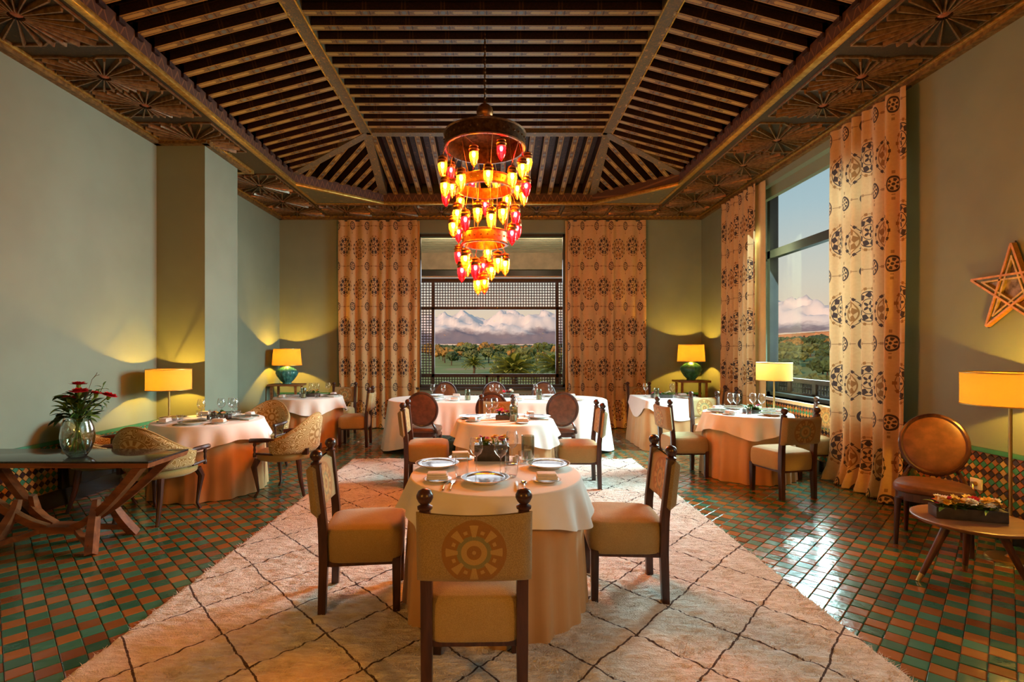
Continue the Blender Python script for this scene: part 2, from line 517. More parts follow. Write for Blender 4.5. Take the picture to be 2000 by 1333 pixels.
# ceiling
def gilt(name, a, b, rough=0.35, metal=0.75):
    t = Mat(name); p = t.co('World'); n = t.noise(25, p, detail=4)
    t.set(base=t.mix(n.ramp(0.35, 0.65), a, b), rough=rough, metal=metal)
    return t.m
m_gold = gilt('gilded_moulding', (0.42, 0.24, 0.045), (0.62, 0.40, 0.10))
def beam_mat():
    t = Mat('painted_beam'); x, y, z = t.xyz('Object')
    q = ((x/0.36).fract() - 0.5)*0.36          # cartouche period
    under = z.lt(-0.0995)
    edge = y.abs().gt(0.031)
    hexa = (q.abs() + y.abs()*0.8).lt(0.095) * y.abs().lt(0.016)
    ring = (q.abs() - 0.18).abs()
    dot = hyp(ring, y).lt(0.022)
    dash = (q.abs() - 0.138).abs().lt(0.006)
    n = t.noise(60, t.co('Object'), detail=3)
    base = t.mix(n.ramp(0.4, 0.6), (0.10, 0.046, 0.010), (0.16, 0.085, 0.020))
    c = t.mix(dot, base, (0.10, 0.115, 0.11))
    c = t.mix(dash, c, (0.035, 0.012, 0.008))
    c = t.mix(hexa, c, (0.34, 0.21, 0.05))
    c = t.mix(edge, c, (0.34, 0.17, 0.022))
    # the flanks: dark red with painted panels
    zz = z + 0.055
    pane = (q.abs().band(0.165, 0.006)).max((zz.abs() - 0.045).abs().lt(0.005))
    flank = t.mix(pane, t.mix(n.ramp(0.45, 0.6), (0.012, 0.004, 0.003), (0.03, 0.010, 0.005)), (0.075, 0.036, 0.009))
    t.set(base=t.mix(under, flank, c), rough=0.5)
    return t.m
m_beam = beam_mat()
def painted(name, bg, bg2, fl, s=16.0, zig=False):
    t = Mat(name); p = t.co('World'); x, y, z = t.xyz(p)
    v = t.voro(s, p); n = t.noise(s*1.6, p, detail=2, dist=1.5)
    c = t.mix(n.ramp(0.42, 0.58), bg, bg2)
    c = t.mix(((n*6).fract() - 0.5).abs().lt(0.09), c, fl)
    c = t.mix(v.lt(0.16), c, [q*1.25 for q in fl])
    t.set(base=c, rough=0.55)
    return t.m
m_board = painted('painted_board_shaded', (0.006, 0.003, 0.002), (0.012, 0.005, 0.003), (0.025, 0.012, 0.004), 9)  # near-black: shade of the gaps between beams put into the colour
m_boardlit = painted('floral_board_lit', (0.045, 0.022, 0.014), (0.075, 0.038, 0.024), (0.15, 0.072, 0.024), 7)  # lighter copy of the board paint for the slopes that look lit
m_rib = painted('floral_hip_rib', (0.075, 0.070, 0.050), (0.11, 0.085, 0.045), (0.24, 0.125, 0.04), 9)
m_tri = painted('green_corner_panel', (0.085, 0.088, 0.055), (0.10, 0.092, 0.05), (0.17, 0.135, 0.05), 5)
def frieze_mat():
    t = Mat('zigzag_frieze'); x, y, z = t.xyz('World')
    s = x + y
    tri = ((s/0.12).fract() - 0.5).abs()*2
    zz = (z - 4.14)/0.12
    n = t.noise(40, t.co('World'))
    line = (tri - zz).abs().lt(0.12)
    c = t.mix(n, (0.045, 0.018, 0.012), (0.075, 0.036, 0.02))
    t.set(base=t.mix(line, c, (0.16, 0.075, 0.03)), rough=0.55)
    return t.m
m_frieze = frieze_mat()
m_soffit = painted('carved_soffit_ground', (0.012, 0.009, 0.005), (0.022, 0.016, 0.009), (0.055, 0.032, 0.009), 14)
m_starrib = gilt('carved_star_ray', (0.12, 0.070, 0.030), (0.23, 0.14, 0.06), 0.28, 0.2)
m_hub = simple('red_hub', (0.28, 0.085, 0.03), 0.4, var=0.3, vs_=60)
m_cornbrown = gilt('brown_gilt_moulding', (0.12, 0.065, 0.018), (0.26, 0.15, 0.04), 0.45, 0.4)

# curtains
def curtain_mat():
    t = Mat('printed_curtain'); u, v, _ = t.xyz('UV')
    P, V = 0.43, 0.78
    iu = (u/P).floor(); par = iu.mod(2.0)
    x = ((u/P).fract() - 0.5)*P
    yv = v + par*0.06
    y = ((yv/V).fract() - 0.5)*V
    r = hyp(x, y*0.98); th = y.atan2(x)
    n = t.noise(34, t.vec(u, v), detail=2)
    # big medallion
    ring = r.band(0.118, 0.030)
    scroll = ring * ((th*9).sin() + ((r - 0.118)*90).cos()*0.9).gt(-0.1)
    rim = r.band(0.152, 0.005)
    spikes = r.band(0.185, 0.014)*((th*14).cos().gt(0.35))
    chain = r.band(0.185, 0.003)
    star = r.lt((th*5).cos()*0.022 + 0.042) * r.gt(0.016)
    inner = r.band(0.078, 0.004)
    big = scroll.max(rim).max(star).max(inner)
    # small medallion between, half a step across and up
    x2 = ((u/P + 0.5).fract() - 0.5)*P; y2 = ((v/V + 0.5).fract() - 0.5)*V
    r2 = hyp(x2, y2*0.8); th2 = y2.atan2(x2)
    small = r2.band(0.058, 0.008).max(r2.band(0.034, 0.012)*((th2*6).sin().gt(-0.2))).max(r2.lt(0.012))
    leaf = (x2.abs().lt(0.012)*(y2.abs().band(0.125, 0.03))*((y2*120).sin().gt(-0.3)))
    bead = (y2.abs().lt(0.0045)).max(y2.abs().lt(0.013)*((u*46).sin().gt(0.55))) * r2.gt(0.075)
    dark = (0.055, 0.042, 0.040); brown = (0.26, 0.135, 0.05)
    base = t.mix(n, (0.48, 0.325, 0.155), (0.59, 0.415, 0.215))
    c = t.mix(bead.max(leaf)*0.8, base, (0.22, 0.125, 0.06))
    c = t.mix(spikes.max(chain), c, t.mix(par, brown, dark))
    c = t.mix(big, c, t.mix(par, dark, brown))
    c = t.mix(star, c, dark)
    c = t.mix(small, c, dark)
    nt = t.nt
    t.set(base=c, rough=0.8, spec=0.15, sheen=0.2)
    tr = nt.nodes.new('ShaderNodeBsdfTranslucent'); nt.links.new(c, tr.inputs[0])
    mx = nt.nodes.new('ShaderNodeMixShader'); mx.inputs[0].default_value = 0.07
    nt.links.new(t.b.outputs[0], mx.inputs[1]); nt.links.new(tr.outputs[0], mx.inputs[2]); nt.links.new(mx.outputs[0], t.out.inputs[0])
    return t.m
m_curtain = curtain_mat()
m_lining = simple('plain_gold_lining', (0.55, 0.40, 0.17), 0.7, var=0.05, sheen=0.2)
m_frame = simple('dark_window_frame', (0.022, 0.026, 0.026), 0.4, var=0.2)
m_lattice = simple('dark_turned_lattice', (0.020, 0.014, 0.011), 0.5, var=0.3)
m_rail = simple('weathered_rail', (0.09, 0.06, 0.045), 0.55, var=0.3)
m_sill = simple('pale_sill', (0.58, 0.56, 0.50), 0.4, var=0.05)

# chandelier
m_copper = gilt('pierced_copper', (0.20, 0.075, 0.025), (0.42, 0.17, 0.05), 0.38, 0.85)
m_bronze = gilt('dark_bronze', (0.075, 0.035, 0.015), (0.17, 0.08, 0.03), 0.4, 0.8)
def lantern_glass(name, tint, emis, k):
    t = Mat(name); nt = t.nt; nt.nodes.remove(t.b)
    tr = nt.nodes.new('ShaderNodeBsdfTransparent'); tr.inputs[0].default_value = (*tint, 1)
    tl = nt.nodes.new('ShaderNodeBsdfTranslucent'); tl.inputs[0].default_value = (*emis, 1)
    gl = nt.nodes.new('ShaderNodeBsdfGlossy'); gl.inputs['Roughness'].default_value = 0.05
    m1 = nt.nodes.new('ShaderNodeMixShader'); m1.inputs[0].default_value = k
    nt.links.new(tr.outputs[0], m1.inputs[1]); nt.links.new(tl.outputs[0], m1.inputs[2])
    m2 = nt.nodes.new('ShaderNodeMixShader'); m2.inputs[0].default_value = 0.06
    nt.links.new(m1.outputs[0], m2.inputs[1]); nt.links.new(gl.outputs[0], m2.inputs[2]); nt.links.new(m2.outputs[0], t.out.inputs[0])
    return t.m
m_lg = {'Y': lantern_glass('amber_lantern_glass', (1.0, 0.55, 0.03), (1.0, 0.45, 0.02), 0.10),
        'R': lantern_glass('red_lantern_glass', (1.0, 0.0025, 0.010), (1.0, 0.004, 0.012), 0.14),
        'A': lantern_glass('orange_lantern_glass', (1.0, 0.10, 0.005), (1.0, 0.12, 0.004), 0.14)}
m_lbulb = emit('lantern_flame', (1.0, 0.58, 0.25), 950)
# ------------------------------------------------------------------ room shell
XL, XR, YF, YN, ZT = -4.22, 4.02, 10.0, -0.6, 5.3
WT = 0.45
# window openings: (y0, y1) on the right wall, (x0, x1) on the far wall
W2 = (5.30, 8.3, 0.82, 3.95)
W3 = (0.2, 3.1, 0.82, 3.95)
W1 = (-1.53, 1.38, 0.78, 3.80)

b = MB(); b.box(XL-WT, XL, YN-WT, YF+WT, -0.3, ZT)
wall_left = struct('wall_left', b, m_wall, smooth=False)
b = MB()
ys = [YN-WT, W3[0], W3[1], W2[0], W2[1], YF+WT]
for i in (0, 2, 4): b.box(XR, XR+WT, ys[i], ys[i+1], -0.3, ZT)
for w in (W2, W3):
    b.box(XR, XR+WT, w[0], w[1], -0.3, w[2]); b.box(XR, XR+WT, w[0], w[1], w[3], ZT)
wall_right = struct('wall_right', b, m_wall, smooth=False)
b = MB()
b.box(XL, W1[0], YF, YF+WT, -0.3, ZT); b.box(W1[1], XR, YF, YF+WT, -0.3, ZT)
b.box(W1[0], W1[1], YF, YF+WT, -0.3, W1[2]); b.box(W1[0], W1[1], YF, YF+WT, W1[3], ZT)
wall_back = struct('wall_back', b, m_wall, smooth=False)
b = MB(); b.box(XL, XR, YN-WT, YN, -0.3, ZT)
wall_front = struct('wall_front', b, m_wall, smooth=False)
PX, PY0, PY1 = -3.62, 6.375, 7.18
b = MB(); b.box(XL, PX, PY0, PY1, 0, 4.5)
pillar = struct('pillar', b, m_wall, smooth=False)

# ------------------------------------------------------------------ floor with glazed tiles
b = MB(); b.box(XL, XR, YN, YF, -0.3, -0.012)
floor = struct('floor', b, m_grout, smooth=False)
T = 0.0985
def tile_mesh(name, m, w, h, t, ch=0.004):
    q = MB(); k = w/2; l = h/2; c = ch
    ring = lambda dx, dy, z: [(-dx,-dy,z),(dx,-dy,z),(dx,dy,z),(-dx,dy,z)]
    vs_ = ring(k, l, -t) + ring(k, l, -c*0.7) + ring(k-c, l-c, 0)
    fs = [(8,9,10,11)]
    for a in (0, 4):
        for i in range(4): fs.append((a+i, a+(i+1)%4, a+4+(i+1)%4, a+4+i))
    q.add(vs_, fs)
    return q, q.mesh(name, (m,), smooth=False)
qg, me_g = tile_mesh('green_tile', m_tile_green, T-0.0025, T-0.0025, 0.012)
qa, me_a = tile_mesh('amber_tile', m_tile_amber, T-0.0025, T-0.0025, 0.012)
RUG = (-1.95, 1.88, 0.95, 7.0)
def in_view(x, y, z, mar=0):
    if y < 0.3: return None
    px = 968 + 1000*x/y; py = 685 + 1000*(1.5-z)/y
    return (px, py) if -mar < px < 2000+mar and -mar < py < 1333+mar else None
cells = []
c45 = math.sqrt(0.5)
N = 110
for i in range(-N, N):
    for j in range(-N, N):
        x = (i*c45 - j*c45)*T; y = (i*c45 + j*c45)*T + 4.9
        if not (XL+0.03 < x < XR-0.03 and YN+0.03 < y < YF-0.03): continue
        if RUG[0]+0.1 < x < RUG[1]-0.1 and RUG[2]+0.1 < y < RUG[3]-0.1: continue
        if XL < x < PX+0.03 and PY0-0.03 < y < PY1+0.03: continue
        cells.append((x, y, (i+j) % 2))
vis = [c for c in cells if in_view(c[0], c[1], 0)]
vis.sort(key=lambda c: c[0]**2 + c[1]**2)
near = set((c[0], c[1]) for c in vis[:300])
bulk = {0: MB(), 1: MB()}
for (x, y, k) in cells:
    tx, ty = R.gauss(0, 0.012), R.gauss(0, 0.012); dz = R.uniform(-0.001, 0.001)
    if (x, y) in near:
        o = link('tile', me_g if k else me_a, floor, (x, y, dz))
        o.rotation_euler = (Matrix.Rotation(PI/4, 3, 'Z') @ Matrix.Rotation(tx, 3, 'X') @ Matrix.Rotation(ty, 3, 'Y')).to_euler()
    else:
        m = Matrix.Translation((x, y, dz)) @ Matrix.Rotation(PI/4, 4, 'Z') @ Matrix.Rotation(tx, 4, 'X') @ Matrix.Rotation(ty, 4, 'Y')
        q = qg if k else qa
        bulk[k].add([m @ Vector(p) for p in q.v], q.f)
for k, m in ((1, m_tile_green), (0, m_tile_amber)):
    tag(part('tile_field', bulk[k], m, floor, smooth=False), kind='stuff')

# ------------------------------------------------------------------ mosaic dado
S = 0.046
def dado(wall, fn, L0, L1, z0, z1, nrm, pick, skip=None):
    """square mosaic set on the diagonal; fn(s, z, h) -> world point"""
    mats = {'o': m_mos_ochre, 'g': m_mos_green, 'd': m_mos_dark, 'r': m_mos_rust}
    h = S*c45 - 0.002
    def geo(s, z):
        e = 0.0025
        pts = [(0,-h),(h,0),(0,h),(-h,0)]
        clampz = lambda q: min(max(q, z0), z1)
        a = [fn(s+dx, clampz(z+dz), 0) for dx,dz in pts]
        c = [fn(s+dx*0.9, clampz(z+dz*0.9), 0.006) for dx,dz in pts]
        return a + c, [(4,5,6,7)] + [(i,(i+1)%4,4+(i+1)%4,4+i) for i in range(4)]
    lst = []
    D = S*c45
    nz = int((z1-z0)/D)+1
    ns = int((L1-L0)/D)+1
    for jz in range(nz+1):
        for js in range(ns+1):
            if (jz+js) % 2: continue
            s, z = L0 + js*D, z0 + jz*D
            if s < L0 + h or s > L1 - h: continue
            if skip and skip(s): continue
            a, bb = (js + jz)//2, (js - jz)//2
            if (a + bb) % 2 == 0: k = 'r' if pick == 'r' and R.random() < 0.6 else 'o'
            else: k = 'g' if ((a - bb)//2) % 2 == 0 else 'd'
            lst.append((s, z, k))
    vis = []
    for q in lst:
        p = fn(q[0], q[1], 0); 
        if in_view(*p): vis.append((p[0]**2 + p[1]**2, q))
    vis.sort(key=lambda t: t[0])
    near = set(q for _, q in vis[:240])
    bulk = {k: MB() for k in mats}
    # shared tile meshes per colour, turned to the wall
    shared = {}
    for k in mats:
        e = MB(); pts = [(0,-h),(h,0),(0,h),(-h,0)]
        o0 = Vector(fn(0, 1, 0))
        a = [Vector(fn(dx, 1+dz, 0)) - o0 for dx,dz in pts]; c = [Vector(fn(dx*0.9, 1+dz*0.9, 0.006)) - o0 for dx,dz in pts]
        e.add(a + c, [(4,5,6,7)] + [(i,(i+1)%4,4+(i+1)%4,4+i) for i in range(4)])
        shared[k] = e.mesh('mosaic', (mats[k],), smooth=False)
    for q in lst:
        if q in near and z0 + h < q[1] < z1 - h:
            link('tile', shared[q[2]], wall, fn(q[0], q[1], 0))
        else:
            v, f = geo(q[0], q[1]); bulk[q[2]].add(v, f)
    for k in mats:
        if bulk[k].f: tag(part('mosaic_field', bulk[k], mats[k], wall, smooth=False), kind='stuff')
fl = lambda s, z, h: (XL + 0.004 + h, s, z)
fr = lambda s, z, h: (XR - 0.004 - h, s, z)
ff = lambda s, z, h: (s, YF - 0.004 - h, z)
dado(wall_left, fl, YN+0.05, PY0-0.02, 0.16, 0.60, 1, 'd')
dado(wall_right, fr, 3.2, 4.93, 0.14, 0.66, 1, 'r')
dado(wall_right, fr, 4.95, 8.3, 0.14, 0.80, 1, 'r')
dado(wall_back, ff, XL+0.05, XR-0.05, 0.14, 0.64, 1, 'd')
def strip(name, wall, m, x0,x1,y0,y1,z0,z1): 
    q = MB(); q.box(x0,x1,y0,y1,z0,z1); return part(name, q, m, wall, smooth=False)
strip('border_tile', wall_left, m_mos_green, XL, XL+0.022, YN, PY0, 0.605, 0.64)
strip('border_tile', wall_right, m_mos_green, XR-0.022, XR, 3.1, 4.93, 0.665, 0.70)
strip('border_tile', wall_back, m_mos_green, XL, W1[0]-0.02, YF-0.02, YF, 0.645, 0.68)
strip('border_tile', wall_back, m_mos_green, W1[1]+0.02, XR, YF-0.02, YF, 0.645, 0.68)
def base(name, *a):
    q = MB(); q.box(*a); return struct(name, q, m_baseboard, smooth=False)
base('baseboard_left', XL, XL+0.03, YN, PY0, 0, 0.155)
base('baseboard_right', XR-0.025, XR, YN, YF, 0, 0.135)
base('baseboard_back', XL, XR-0.03, YF-0.025, YF, 0, 0.135)

# ------------------------------------------------------------------ ceiling
ZS = 4.12                                     # carved soffit
OX0, OX1, OY0, OY1 = -3.17, 2.90, 1.12, 9.12   # opening
CXL, CXR = -2.0, 1.73                          # chamfer ends along x
CY1, CY0 = 8.05, 2.2
FX0, FX1, FY0, FY1, ZC = -1.85, 1.60, 2.9, 7.37, 4.62
ZF = 4.27
b = MB(); b.box(XL-WT, XR+WT, YN-WT, YF+WT, ZT, ZT+0.2)
ceiling = struct('ceiling', b, m_board, smooth=False)
OCT = [(OX0,CY0),(CXL,OY0),(CXR,OY0),(OX1,CY0),(OX1,CY1),(CXR,OY1),(CXL,OY1),(OX0,CY1)]
FL = [(FX0,FY0),(FX1,FY0),(FX1,FY1),(FX0,FY1)]
# boards behind the beams
bt = 0.205
def up(p, z): return (p[0], p[1], z + bt)
q = MB(); q.add([up(p, ZC) for p in FL], [(0,1,2,3)])
part('ceiling_board', q, m_board, ceiling, smooth=False)
def facet(pts, m):
    q = MB(); q.add(pts, [tuple(range(len(pts)))]); return part('ceiling_board', q, m, ceiling, smooth=False)
o = lambda i: up(OCT[i], ZF); c = lambda i: up(FL[i], ZC)
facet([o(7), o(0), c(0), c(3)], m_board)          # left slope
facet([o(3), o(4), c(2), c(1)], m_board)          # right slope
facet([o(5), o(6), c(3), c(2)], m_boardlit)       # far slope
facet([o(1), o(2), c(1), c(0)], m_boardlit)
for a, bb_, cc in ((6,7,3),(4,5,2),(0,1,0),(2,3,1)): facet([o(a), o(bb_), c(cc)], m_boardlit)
# beams
BW, BH = 0.076, 0.20
def beam(a, d, w=BW, h=BH, name='beam', m=m_beam):
    a = Vector(a); d = Vector(d); v = d - a; L = v.length
    if L < 0.08: return
    x = v.normalized(); y = Vector((0,0,1)).cross(x).normalized(); z = x.cross(y)
    q = MB(); q.box(-L/2, L/2, -w/2, w/2, -h/2, h/2)
    ob = part(name, q, m, ceiling, smooth=False)
    mm = Matrix(((x.x,y.x,z.x,0),(x.y,y.y,z.y,0),(x.z,y.z,z.z,0),(0,0,0,1)))
    ob.rotation_euler = mm.to_euler(); ob.location = (a + d)/2 + z*h/2
    return ob
ys_ = [4.73 + 0.2195*k for k in range(-8, 12)]
def lerp(a, b2, t): return a + (b2 - a)*t
for y in ys_:
    if FY0+0.05 < y < FY1-0.05: beam((FX0, y, ZC), (FX1, y, ZC))
yy = 2.3
for k in range(-12, 16):
    y = 4.73 + 0.2195*k
    if not CY0+0.05 < y < CY1-0.08: continue
    for ox, fx in ((OX0, FX0), (OX1, FX1)):
        if y > FY1:   t = 1 - (y - FY1)/(CY1 - FY1)
        elif y < FY0: t = 1 - (FY0 - y)/(FY0 - CY0)
        else: t = 1
        beam((ox, y, ZF), (lerp(ox, fx, t), y, lerp(ZF, ZC, t)))
        if y > 3.6:
            s = 1 if ox < 0 else -1
            q = MB(); q.box(ox, ox+s*0.045, y-BW/2, y+BW/2, ZF-0.03, ZF+0.10); part('beam_end', q, m_beam, ceiling, smooth=False)
x = FX0 + 0.12
xs = [-1.56 + 0.21*k for k in range(-2, 17)]
for x in xs:
    if CXL+0.02 < x < CXR-0.02:
        t = 1.0
        if x < FX0: t = (x - CXL)/(FX0 - CXL)
        if x > FX1: t = (CXR - x)/(CXR - FX1)
        beam((x, OY1, ZF), (x, lerp(OY1, FY1, t), lerp(ZF, ZC, t)))
        if FX0 < x < FX1: beam((x, OY0, ZF), (x, FY0, ZC))
def corner_beams(A, B_, C_):
    A = Vector((*A, ZF)); B_ = Vector((*B_, ZF)); C_ = Vector((*C_, ZC))
    e = (B_ - A); L = e.length; e.normalize()
    mid = (A + B_)/2
    tC = (C_ - A).dot(e)
    foot = A + e*tC; dirn = C_ - foot
    n = 7
    for k in range(1, n+1):
        s = L*k/(n+1)
        t = s/tC if s < tC else (L - s)/(L - tC)
        beam(A + e*s, A + e*s + dirn*max(0, t*0.97))
corner_beams(OCT[7], OCT[6], FL[3]); corner_beams(OCT[5], OCT[4], FL[2])
# hip ribs
for i, k in ((7,3),(6,3),(5,2),(4,2),(0,0),(1,0),(2,1),(3,1)):
    beam((*OCT[i], ZF-0.01), (*FL[k], ZC-0.015), 0.125, 0.21, 'hip_rib', m_rib)
beam((FX0, FY0, ZC-0.012), (FX0, FY1, ZC-0.012), 0.15, 0.21, 'hip_rib', m_rib)
beam((FX1, FY0, ZC-0.012), (FX1, FY1, ZC-0.012), 0.15, 0.21, 'hip_rib', m_rib)
beam((FX0, FY1, ZC-0.012), (FX1, FY1, ZC-0.012), 0.13, 0.21, 'hip_rib', m_rib)
beam((FX0, FY0, ZC-0.012), (FX1, FY0, ZC-0.012), 0.13, 0.21, 'hip_rib', m_rib)
for fx in (FX0, FX1):
    for s in (-1, 1):
        q = MB(); q.bar((fx+s*0.072, FY0, ZC-0.012), (fx+s*0.072, FY1, ZC-0.012), 0.014, 0.02); part('gilt_fillet', q, m_gold, ceiling, smooth=False)
# frieze and gilt edge round the opening
n8 = len(OCT)
for i in range(n8):
    a, d = OCT[i], OCT[(i+1) % n8]
    q = MB(); q.bar((*a, ZS+0.085), (*d, ZS+0.085), 0.04, 0.19); part('frieze', q, m_frieze, ceiling, smooth=False)
    q = MB(); q.bar((*a, ZS+0.002), (*d, ZS+0.002), 0.075, 0.05); part('gilt_moulding', q, m_gold, ceiling, bevel=0.012)
# rectangular inner edges that close the corner triangles
for a, d in (((OX0-0.02, CY1), (OX0-0.02, OY1)), ((OX0-0.02, OY1), (CXL, OY1)), ((OX1+0.02, CY1), (OX1+0.02, OY1)), ((OX1+0.02, OY1), (CXR, OY1))):
    q = MB(); q.bar((*a, ZS), (*d, ZS), 0.04, 0.03); part('gilt_moulding', q, m_gold, ceiling, smooth=False)
def panel(pts, m, z=ZS, name='soffit_panel'):
    q = MB(); q.prism(pts, z, z+0.05); return part(name, q, m, ceiling, smooth=False)
panel([(XL,YN),(OX0,YN),(OX0,YF),(XL,YF)], m_soffit)
panel([(OX1,YN),(XR,YN),(XR,YF),(OX1,YF)], m_soffit)
panel([(OX0,OY1),(OX1,OY1),(OX1,YF),(OX0,YF)], m_soffit)
panel([(OX0,YN),(OX1,YN),(OX1,OY0),(OX0,OY0)], m_soffit)
panel([(OX0,CY1),(CXL,OY1),(OX0,OY1)], m_tri, name='corner_panel'); panel([(OX1,CY1),(OX1,OY1),(CXR,OY1)], m_tri, name='corner_panel')
panel([(OX0,CY0),(OX0,OY0),(CXL,OY0)], m_tri, name='corner_panel'); panel([(OX1,CY0),(CXR,OY0),(OX1,OY0)], m_tri, name='corner_panel')
# cornice at the walls: gilt bead over a brown moulding
def cornice(a, d, n):
    n = Vector((*n, 0))
    q = MB(); q.bar(Vector((*a, ZS-0.035)) + n*0.035, Vector((*d, ZS-0.035)) + n*0.035, 0.07, 0.07); part('cornice', q, m_cornbrown, ceiling, smooth=False)
    q = MB(); q.bar(Vector((*a, ZS-0.018)) + n*0.085, Vector((*d, ZS-0.018)) + n*0.085, 0.035, 0.036); part('gilt_moulding', q, m_gold, ceiling, bevel=0.01)
CPX, CP0, CP1 = PX+0.0, PY0-0.0, 7.40
cornice((XL, YN), (XL, CP0), (1,0)); cornice((XL, CP0), (CPX+0.1, CP0), (0,-1)); cornice((CPX, CP0-0.1), (CPX, CP1), (1,0)); 
cornice((XL, CP1+0.1), (XL, YF), (1,0)); cornice((XR, YN), (XR, YF), (-1,0)); cornice((XL, YF), (XR, YF), (0,-1))
q = MB(); q.box(XL, CPX+0.1, 7.38, 7.46, ZS-0.05, ZS); part('gilt_moulding', q, m_gold, ceiling, smooth=False)
q = MB(); q.box(XL, CPX+0.02, PY1, 7.38, ZS-0.02, ZS-0.005); part('vent_panel', q, m_board, ceiling, smooth=False)
# carved star panels
def star(cx, cy, wx, wy, nray=24):
    q = MB()
    for k in range(nray):
        a = 2*PI*(k+0.5)/nray
        ca, sa = math.cos(a), math.sin(a)
        r1 = min(wx/2/abs(ca) if abs(ca) > 1e-3 else 9, wy/2/abs(sa) if abs(sa) > 1e-3 else 9)*0.96
        r0 = 0.055
        w0, w1 = 0.007, 0.015
        px, py = -sa, ca
        v = []
        for r, w in ((r0, w0), (r1, w1)):
            v += [(ca*r - px*w, sa*r - py*w, 0), (ca*r + px*w, sa*r + py*w, 0), (ca*r + px*w*0.45, sa*r + py*w*0.45, -0.042), (ca*r - px*w*0.45, sa*r - py*w*0.45, -0.042)]
        q.add(v, [(0,1,5,4),(1,2,6,5),(2,3,7,6),(3,0,4,7),(7,4,5,6)])
    return q
def border_zig(q, wx, wy):
    # interlaced frame bars with small diagonal breaks at the corners
    for s in (-1, 1):
        q.bar((-wx/2, s*wy/2, -0.009), (-wx*0.18, s*wy/2, -0.009), 0.016, 0.018); q.bar((wx*0.18, s*wy/2, -0.009), (wx/2, s*wy/2, -0.009), 0.016, 0.018)
        q.bar((-wx*0.18, s*wy/2, -0.009), (-wx*0.09, s*wy*0.44, -0.009), 0.016, 0.018); q.bar((wx*0.18, s*wy/2, -0.009), (wx*0.09, s*wy*0.44, -0.009), 0.016, 0.018)
        q.bar((-wx*0.09, s*wy*0.44, -0.009), (wx*0.09, s*wy*0.44, -0.009), 0.016, 0.018)
        q.bar((s*wx/2, -wy/2, -0.009), (s*wx/2, wy/2, -0.009), 0.016, 0.018)
    return q
hubq = MB(); hubq.lathe([(0.0,-0.036),(0.03,-0.034),(0.048,-0.022),(0.055,0.0)], 14)
me_hub = hubq.mesh('hub', (m_hub,))
me_star = border_zig(star(0, 0, 0.83, 0.83), 0.85, 0.85).mesh('star_panel', (m_starrib,), smooth=False)
me_starh = border_zig(star(0, 0, 0.83, 0.56), 0.85, 0.57).mesh('star_panel', (m_starrib,), smooth=False)
me_starf = border_zig(star(0, 0, 0.84, 0.72), 0.87, 0.74).mesh('star_panel', (m_starrib,), smooth=False)
def put_star(me, x, y):
    s_ = link('star_panel', me, ceiling, (x, y, ZS)); link('hub', me_hub, s_)
for sx in (-3.70, 3.46):
    for y in (1.3, 2.15, 3.0, 3.95, 6.30, 7.16, 8.02, 8.88):
        if sx < 0 and 7.0 < y < 7.3: continue
        put_star(me_star, sx, y)
    for y in (4.84, 5.41): put_star(me_starh, sx, y)
    put_star(me_starf, sx, 9.56)
for k in range(-3, 4): put_star(me_starf, -0.12 + 0.89*k, 9.56)

# ------------------------------------------------------------------ windows
def win_thing(name, label): return tag(link(name, None), label, kind='structure')
# window 1: far wall, latticed lower part
w1 = win_thing('window_1', 'wide dark-framed window with lattice screens between printed curtains')
yf = YF + 0.10
b = MB()
b.box(W1[0], W1[0]+0.055, yf, yf+0.08, W1[2], W1[3]); b.box(W1[1]-0.055, W1[1], yf, yf+0.08, W1[2], W1[3])
b.box(W1[0], W1[1], yf, yf+0.08, W1[3]-0.055, W1[3]); b.box(W1[0], W1[1], yf, yf+0.08, W1[2], W1[2]+0.05)
part('frame', b, m_frame, w1, smooth=False)
b = MB(); b.box(W1[0]+0.05, W1[1]-0.05, yf+0.035, yf+0.043, W1[2]+0.04, W1[3]-0.05); part('pane', b, m_window1, w1, smooth=False)
yl = YF + 0.34
k_ = yl/1000
wx = lambda px: (px - 968)*k_
wz = lambda py: 1.5 + (685 - py)*k_
def lattice(q, x0, x1, z0, z1, y, p, wbar=0.30, axis='x'):
    nx = max(1, round((x1-x0)/p)); nz = max(1, round((z1-z0)/p))
    for i in range(nx+1):
        xx = x0 + (x1-x0)*i/nx; w = p*wbar/2
        if axis == 'x': q.box(xx-w, xx+w, y-0.006, y+0.012, z0, z1)
        else: q.box(y-0.006, y+0.012, xx-w, xx+w, z0, z1)
    for i in range(nz+1):
        zz = z0 + (z1-z0)*i/nz; w = p*wbar/2
        if axis == 'x': q.box(x0, x1, y-0.012, y+0.006, zz-w, zz+w)
        else: q.box(y-0.012, y+0.006, x0, x1, zz-w, zz+w)
x0_, xa, xb, x1_ = W1[0]+0.01, wx(846), wx(1088), W1[1]-0.01
zt0, zt1 = wz(603), wz(552)
zb0, zb1 = wz(752), wz(734)
P_ = 0.0545
for rect in ((xa+0.03, xb-0.03, zt0+0.03, zt1), (x0_, xa-0.02, zt0+0.03, zt1), (xb+0.02, x1_, zt0+0.03, zt1),
             (x0_, xa-0.02, zb1+0.03, zt0-0.02), (xb+0.02, x1_, zb1+0.03, zt0-0.02),
             (x0_, wx(945), zb0, zb1-0.02), (wx(957), wx(967), zb0, zb1-0.02), (wx(980), x1_, zb0, zb1-0.02)):
    q = MB(); lattice(q, *rect, yl, P_); tag(part('lattice', q, m_lattice, w1, smooth=False))
for xx, zz in ((xa, zt1), (xb, zt1), (wx(951), zb1), (wx(973), zb1)):
    q = MB(); q.box(xx-0.029, xx+0.029, yl-0.03, yl+0.03, zb0-0.05, zz); part('post', q, m_lattice, w1, smooth=False)
